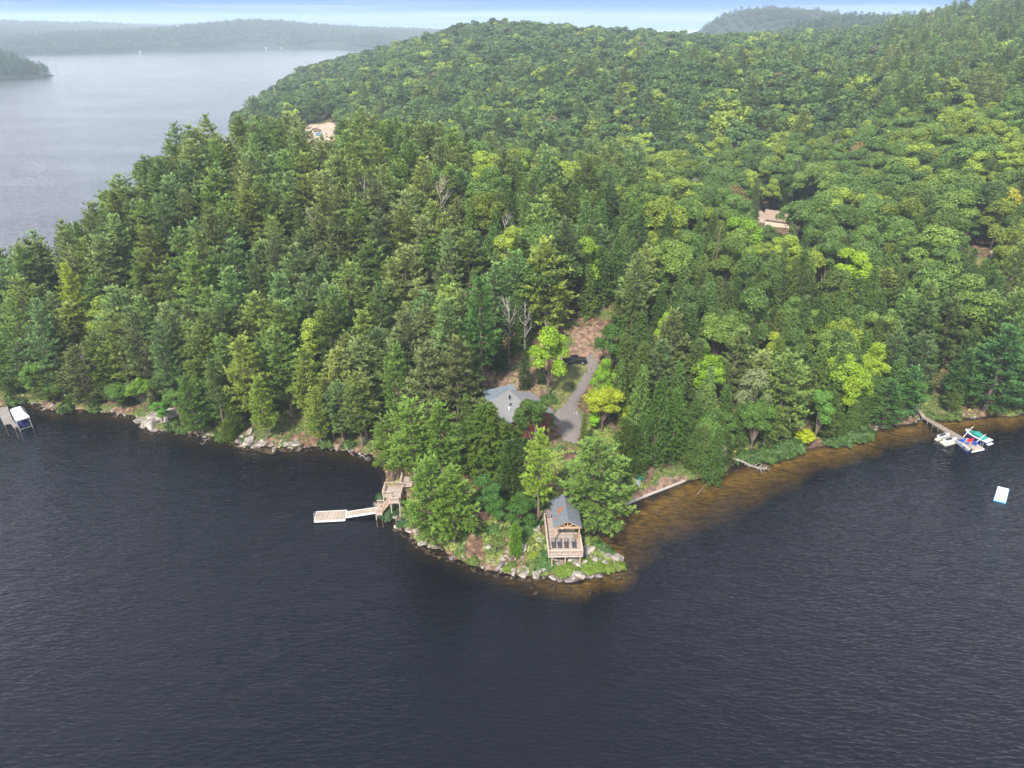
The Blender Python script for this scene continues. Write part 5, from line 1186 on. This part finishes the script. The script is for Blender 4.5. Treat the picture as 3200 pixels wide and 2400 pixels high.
drift('driftwood', [(1076, 1385), (1084, 1402), (1092, 1413), (1105, 1424)], [1.5, 1.0, .7, .4], .14, M['deadwood'], 'pale bent dead branch at the inner corner of the left bay', 'branch', 5, .8, 2)
drift('driftwood', [(1120, 1418), (1135, 1425), (1150, 1440)], [1.2, .9, .4], .14, M['deadwood'], 'forked dead branch where the point joins the left bay', 'branch', 9, 1.0, 3)
drift('driftwood', [(655, 1368), (642, 1376), (634, 1390)], [.9, .6, .2], .12, M['deadwood'], 'dead branch dipping in the water under the left pines', 'branch', 6, .8, 4)
drift('driftwood', [(380, 1285), (368, 1296), (362, 1306)], [1.2, .8, .2], .14, M['deadwood'], 'dead limb slanting to the water left of the outcrop', 'branch', 4, .8, 5)
drift('sunken_log', [(2180, 1544), (2192, 1530), (2206, 1514)], [.04, .04, .04], .10, M['deadwood'], 'thin log lying in the amber shallows of the cove', 'log', 0)
drift('driftwood', [(2455, 1365), (2475, 1376), (2492, 1384)], [2.2, 1.4, .8], .14, M['deadwood'], 'bare branch beside the small yellow bush', 'branch', 3, .8, 7)
# ------------------------------------------------------------------ dead trees
DT = [bare(14, 2.6).mesh('dead_tree_a', M['deadwood']), bare(13, 2.2).mesh('dead_tree_b', M['deadwood']), bare(15, 2.4, True).mesh('dead_conifer', M['rustwood'])]
for k, (a, b, h, w_, lb) in enumerate([(1590, 925, 17, .9, 'bare pale birch with a long thin trunk above the bright maple'), (1642, 938, 15, 1.0, 'forked dead tree right of the pale birch'), (1715, 1000, 10, .8, 'small bare tree behind the bright maple crown'),
    (1374, 712, 17, 1.3, 'rusty dead spruce standing on the left wooded hill'), (1432, 620, 18, .8, 'thin dead snag above the rusty dead spruce'), (1475, 850, 15, 1.3, 'brownish dead crown on the slope above the clearing'), (2600, 430, 17, 1.4, 'bare pale tree in the back right wood'),
    (825, 1250, 8, 1.1, 'grey dead lower branches under the yellow green pine of the ledge'), (2255, 1395, 7, 1.1, 'lichened dead tree leaning over the cove'), (740, 1070, 13, .9, 'dead snag among the pines above the left bay'), (2395, 1140, 12, 1.0, 'grey bare crown beside the silvery tree'), (250, 1090, 14, .8, 'dead snag on the lower far left slope'), (560, 700, 17, .8, 'bare snag high on the left wooded hill')]):
    x, y, z = hit(a, b, h); me = DT[2] if k in (3, 4, 5, 9, 12) else DT[k % 2]; e = empty('dead_tree', lb, 'dead tree', (x, y, z), rng.uniform(0, 6)); s = h / 14; e.scale = (s * w_, s * w_, s); link('trunk', me, e)
for k in range(26):
    while True:
        x, y = rng.uniform(-120, 170), rng.uniform(165, 330); z = float(gz(x, y)); px, py = proj(x, y, z + 14)
        if 30 < px < 3170 and float(sdist(np.array([x]), np.array([y]), LAND)[0]) > 8 and not bool(open_view(np.array([x]), np.array([y]), np.array([z]), 15, 1.5)[0]): break
    side = 'left wooded hill' if px < 1450 else ('crest behind the clearing' if px < 2000 else 'right wood')
    e = empty('dead_tree', 'grey dead snag poking out of the canopy on the ' + side, 'dead tree', (x, y, z), rng.uniform(0, 6), 'dead snags on the ' + side); s_ = rng.uniform(.95, 1.3); e.scale = (s_ * .9, s_ * .9, s_ * (1.25 if side[0] == 'l' else 1.1)); link('trunk', DT[int(rng.integers(3))], e)
# ------------------------------------------------------------------ shrubs
def shrub_proto(n=900, seed=0):
    v = rdir(n); v[:, 2] = np.abs(v[:, 2]); f = 1 + .35 * np.sin(v[:, 0] * 5 + seed) * np.cos(v[:, 1] * 4 + seed); p = v * (f * rng.uniform(.7, 1.05, n))[:, None] * np.array([1, 1, .8])
    nr = v + rdir(n) * .7; nr /= np.linalg.norm(nr, axis=1, keepdims=True); u = np.cross(nr, rdir(n)); u /= np.linalg.norm(u, axis=1, keepdims=True); w_ = np.cross(nr, u); s = .10 * rng.uniform(.7, 1.4, (n, 1))
    return quads_mesh('shrub_leaves', quads_at(p, u * s, w_ * s), [M['leaves']])
SHR = [shrub_proto(seed=i) for i in range(3)]
def shrub(a, b, s, c, lb, group=None, h=1.0):
    x, y, z = hit(a, b); e = empty('shrub', lb, 'shrub', (x, y, z), rng.uniform(0, 6.28), group); s *= rng.uniform(.75, 1.15); e.scale = (s * rng.uniform(.8, 1.3), s, s * h * rng.uniform(.8, 1.4)); o = link('foliage', SHR[int(rng.integers(3))], e); o['tint'] = list(c); MB_ST = link('stem', STEM, e)
STEM = MB().tube([(0, 0, -.1), (.05, 0, .6)], [.05, .02], 5).mesh('shrub_stem', M['bark'])
G1, G2, G3 = (.07, .14, .035), (.13, .19, .025), (.11, .15, .035)
for a, b, s, c in ((1856,1702,1.1,G2),(1864,1710,1.2,G1),(1874,1716,1.2,G1),(1884,1722,1.3,G1),(1894,1727,1.3,G1),(1904,1732,1.2,G1),(1912,1738,1.0,G1),(1858,1690,1.0,G2)): shrub(a, b, s, c, 'green shrub in the strip along the water right of the deck', 'shrubs right of the deck', .8)
for a, b, s, c in ((1855,1772,1.4,G2),(1872,1774,1.5,G2),(1888,1776,1.4,G2),(1904,1776,1.4,G2),(1920,1775,1.3,G2),(1934,1770,1.1,G2),(1826,1764,1.3,G2),(1828,1780,1.3,G2)): shrub(a, b, s, c, 'low bright green mat of shrub on the rocks at the right of the point', 'bright low shrubs right of the point', .4)
for a, b, s, c in ((1748,1784,1.3,G2),(1762,1786,1.4,G2),(1775,1778,1.3,G2),(1757,1795,1.1,G2)): shrub(a, b, s, c, 'low bright shrub on the rocks straight below the deck', 'bright low shrubs below the deck', .45)
for a, b, s, c in ((1670,1742,1.2,(.2,.26,.03)),(1680,1752,1.2,G1),(1700,1752,1.3,G1),(1690,1770,1.3,G1),(1665,1765,1.2,G3),(1715,1772,1.1,G1),(1705,1738,1.1,G1)): shrub(a, b, s, c, 'leafy shrub at the left foot of the deck', 'shrubs at the left foot of the deck', .55)
for a, b, s, c in ((1588,1778,1.2,G2),(1600,1765,1.0,G3),(1480,1755,1.0,G3),(1440,1738,.9,G3),(1570,1700,1.1,G3),(1545,1690,1.0,G3),(1655,1690,1.0,G3),(1650,1665,1.2,G1),(1665,1640,1.3,G1),(1640,1640,1.2,G1),(1540,1660,1.2,G1),(1590,1670,1.1,G3)): shrub(a, b, s, c, 'small shrub scattered on the needle covered tip', 'small shrubs on the tip', .5)
for a, b, s in ((1220,1612,1.6),(1212,1600,1.3),(1230,1605,1.4),(1195,1558,1.2),(1262,1640,1.2)): shrub(a, b, s, (.05,.10,.035), 'dark shrub on the rocks beside the shore stair', 'dark shrubs beside the shore stair', .8)
for a, b in ((2330,1436),(2348,1436),(2366,1434),(2385,1432),(2402,1430),(2420,1428),(2438,1424),(2455,1419),(2470,1412),(2480,1402),(2395,1418),(2425,1412),(2450,1403),(2345,1424)): shrub(a, b, rng.uniform(1.5, 2.2), (.065, .12, .028), 'rounded alder in the thicket along the cove left of the yellow bush', 'alders left of the yellow bush', .8)
for a, b in ((2585,1388),(2600,1387),(2618,1384),(2635,1380),(2652,1376),(2670,1370),(2688,1364),(2704,1358),(2640,1364),(2665,1356),(2690,1349)): shrub(a, b, rng.uniform(1.5, 2.1), (.065, .118, .028), 'rounded alder in the thicket right of the yellow bush', 'alders right of the yellow bush', .75)
for a, b in ((2930,1306),(2950,1305),(2972,1304),(3100,1288),(3130,1288),(2905,1300),(3180,1284)): shrub(a, b, rng.uniform(1.0, 1.6), (.09, .14, .03), 'low shrub on the bank behind the right dock', 'shrubs behind the right dock', .6)
for a, b in ((40,1262),(70,1258),(210,1283),(300,1285),(545,1338),(570,1350),(770,1375),(690,1372),(1090,1398),(1020,1395)): shrub(a, b, rng.uniform(1.2, 2.0), (.07, .12, .03), 'low shrub on the bank of the left bay', 'shrubs on the bank of the left bay', .8)
# ------------------------------------------------------------------ undergrowth: countless small leaves over the open ground
def undergrowth():
    n = 60000; X = rng.uniform(-125, 160, n); Y = rng.uniform(84, 190, n); px, py = proj(X, Y, 2 + 0 * X)
    on_tip = (px > 1180) & (px < 2180) & (py > 1380); clear = (px > 1490) & (px < 1910) & (py > 1000) & (py <= 1400)
    X2 = rng.uniform(-18, 28, n); Y2 = rng.uniform(86, 128, n); X = np.concatenate([X, X2]); Y = np.concatenate([Y, Y2])
    d = sdist(X, Y, LAND); f = fbm(X / 3.2, Y / 3.2, 77, 4); z = gz(X, Y)
    ok = (d > .9) & (f > .02) & (z > .3) & (sdist(X, Y, DRIVE) < -.5); X, Y, z = X[ok], Y[ok], z[ok]; m_ = len(X)
    C = np.stack([X, Y, z + rng.uniform(.02, .35, m_)], -1); nr = rdir(m_) * .6 + np.array([0, 0, .8]); nr /= np.linalg.norm(nr, axis=1, keepdims=True); u = np.cross(nr, rdir(m_)); u /= np.linalg.norm(u, axis=1, keepdims=True); w_ = np.cross(nr, u); s = rng.uniform(.10, .24, (m_, 1))
    props(link('undergrowth', quads_mesh('undergrowth', quads_at(C, u * s, w_ * s), [M['under']])), 'low green and olive undergrowth over the open ground of the point', 'undergrowth', kind='stuff')
M['under'] = mat('undergrowth_leaves', (.16, .19, .04), .7, (.05, .095, .02), .35, lo=.4, hi=.6)
undergrowth()
# ------------------------------------------------------------------ marks on the far shore
def far_at(px, py, z=2.0): return V3(at(px, py, z))
for k, (a, b, s, lb) in enumerate(((813, 147, 8, 'white boathouse on the far shore, the taller of the two'), (831, 148, 6, 'small white boathouse right of the taller one on the far shore'), (438, 160, 6, 'tiny white cottage alone on the far left shore'), (880, 149, 6, 'tiny pale cottage at the right of the far boathouses'))):
    p = far_at(a, b + 3); e = empty('far_cottage', lb, 'cottage', p, .1); MB().box((0, 0, s * .2), (s, s * .8, s * .5)).obj('wall', M['concrete'], e); g = gable(s, s * .8, s * .45, s * .3).obj('roof', M['roof'], e); g.location = (-s / 2, -s * .4, 0)
p = V3((ray(555, 80) * 3000)) ; p.z = 60; mb = MB()
for s in (-1, 1): mb.tube([(s * 2, 0, 0), (s * .5, 0, 62)], [.9, .5], 5)
for k in range(12): z = k * 5; w_ = 2 - 1.5 * k / 12; mb.bar((-w_, 0, z), (w_, 0, z + 5), .4)
o = mb.obj('radio_mast', M['alu']); o.location = (p.x, p.y, 50); props(o, 'thin radio mast on the hazy far hills', 'mast')

# ------------------------------------------------------------------ haze
def haze():
    hb = MB(); hb.box((-500, 2700, 57), (9000, 5700, 140)); o = hb.obj('haze', M['white']); m = bpy.data.materials.new('haze_air'); m.use_nodes = True; t = m.node_tree; t.nodes.clear()
    out = N(t, 'ShaderNodeOutputMaterial'); v = N(t, 'ShaderNodeVolumePrincipled'); v.inputs['Color'].default_value = (.74, .88, 1.0, 1); v.inputs['Density'].default_value = HAZE_D; v.inputs['Anisotropy'].default_value = 0.0
    t.links.new(v.outputs[0], out.inputs['Volume']); o.data.materials.clear(); o.data.materials.append(m); props(o, kind='stuff')
haze()
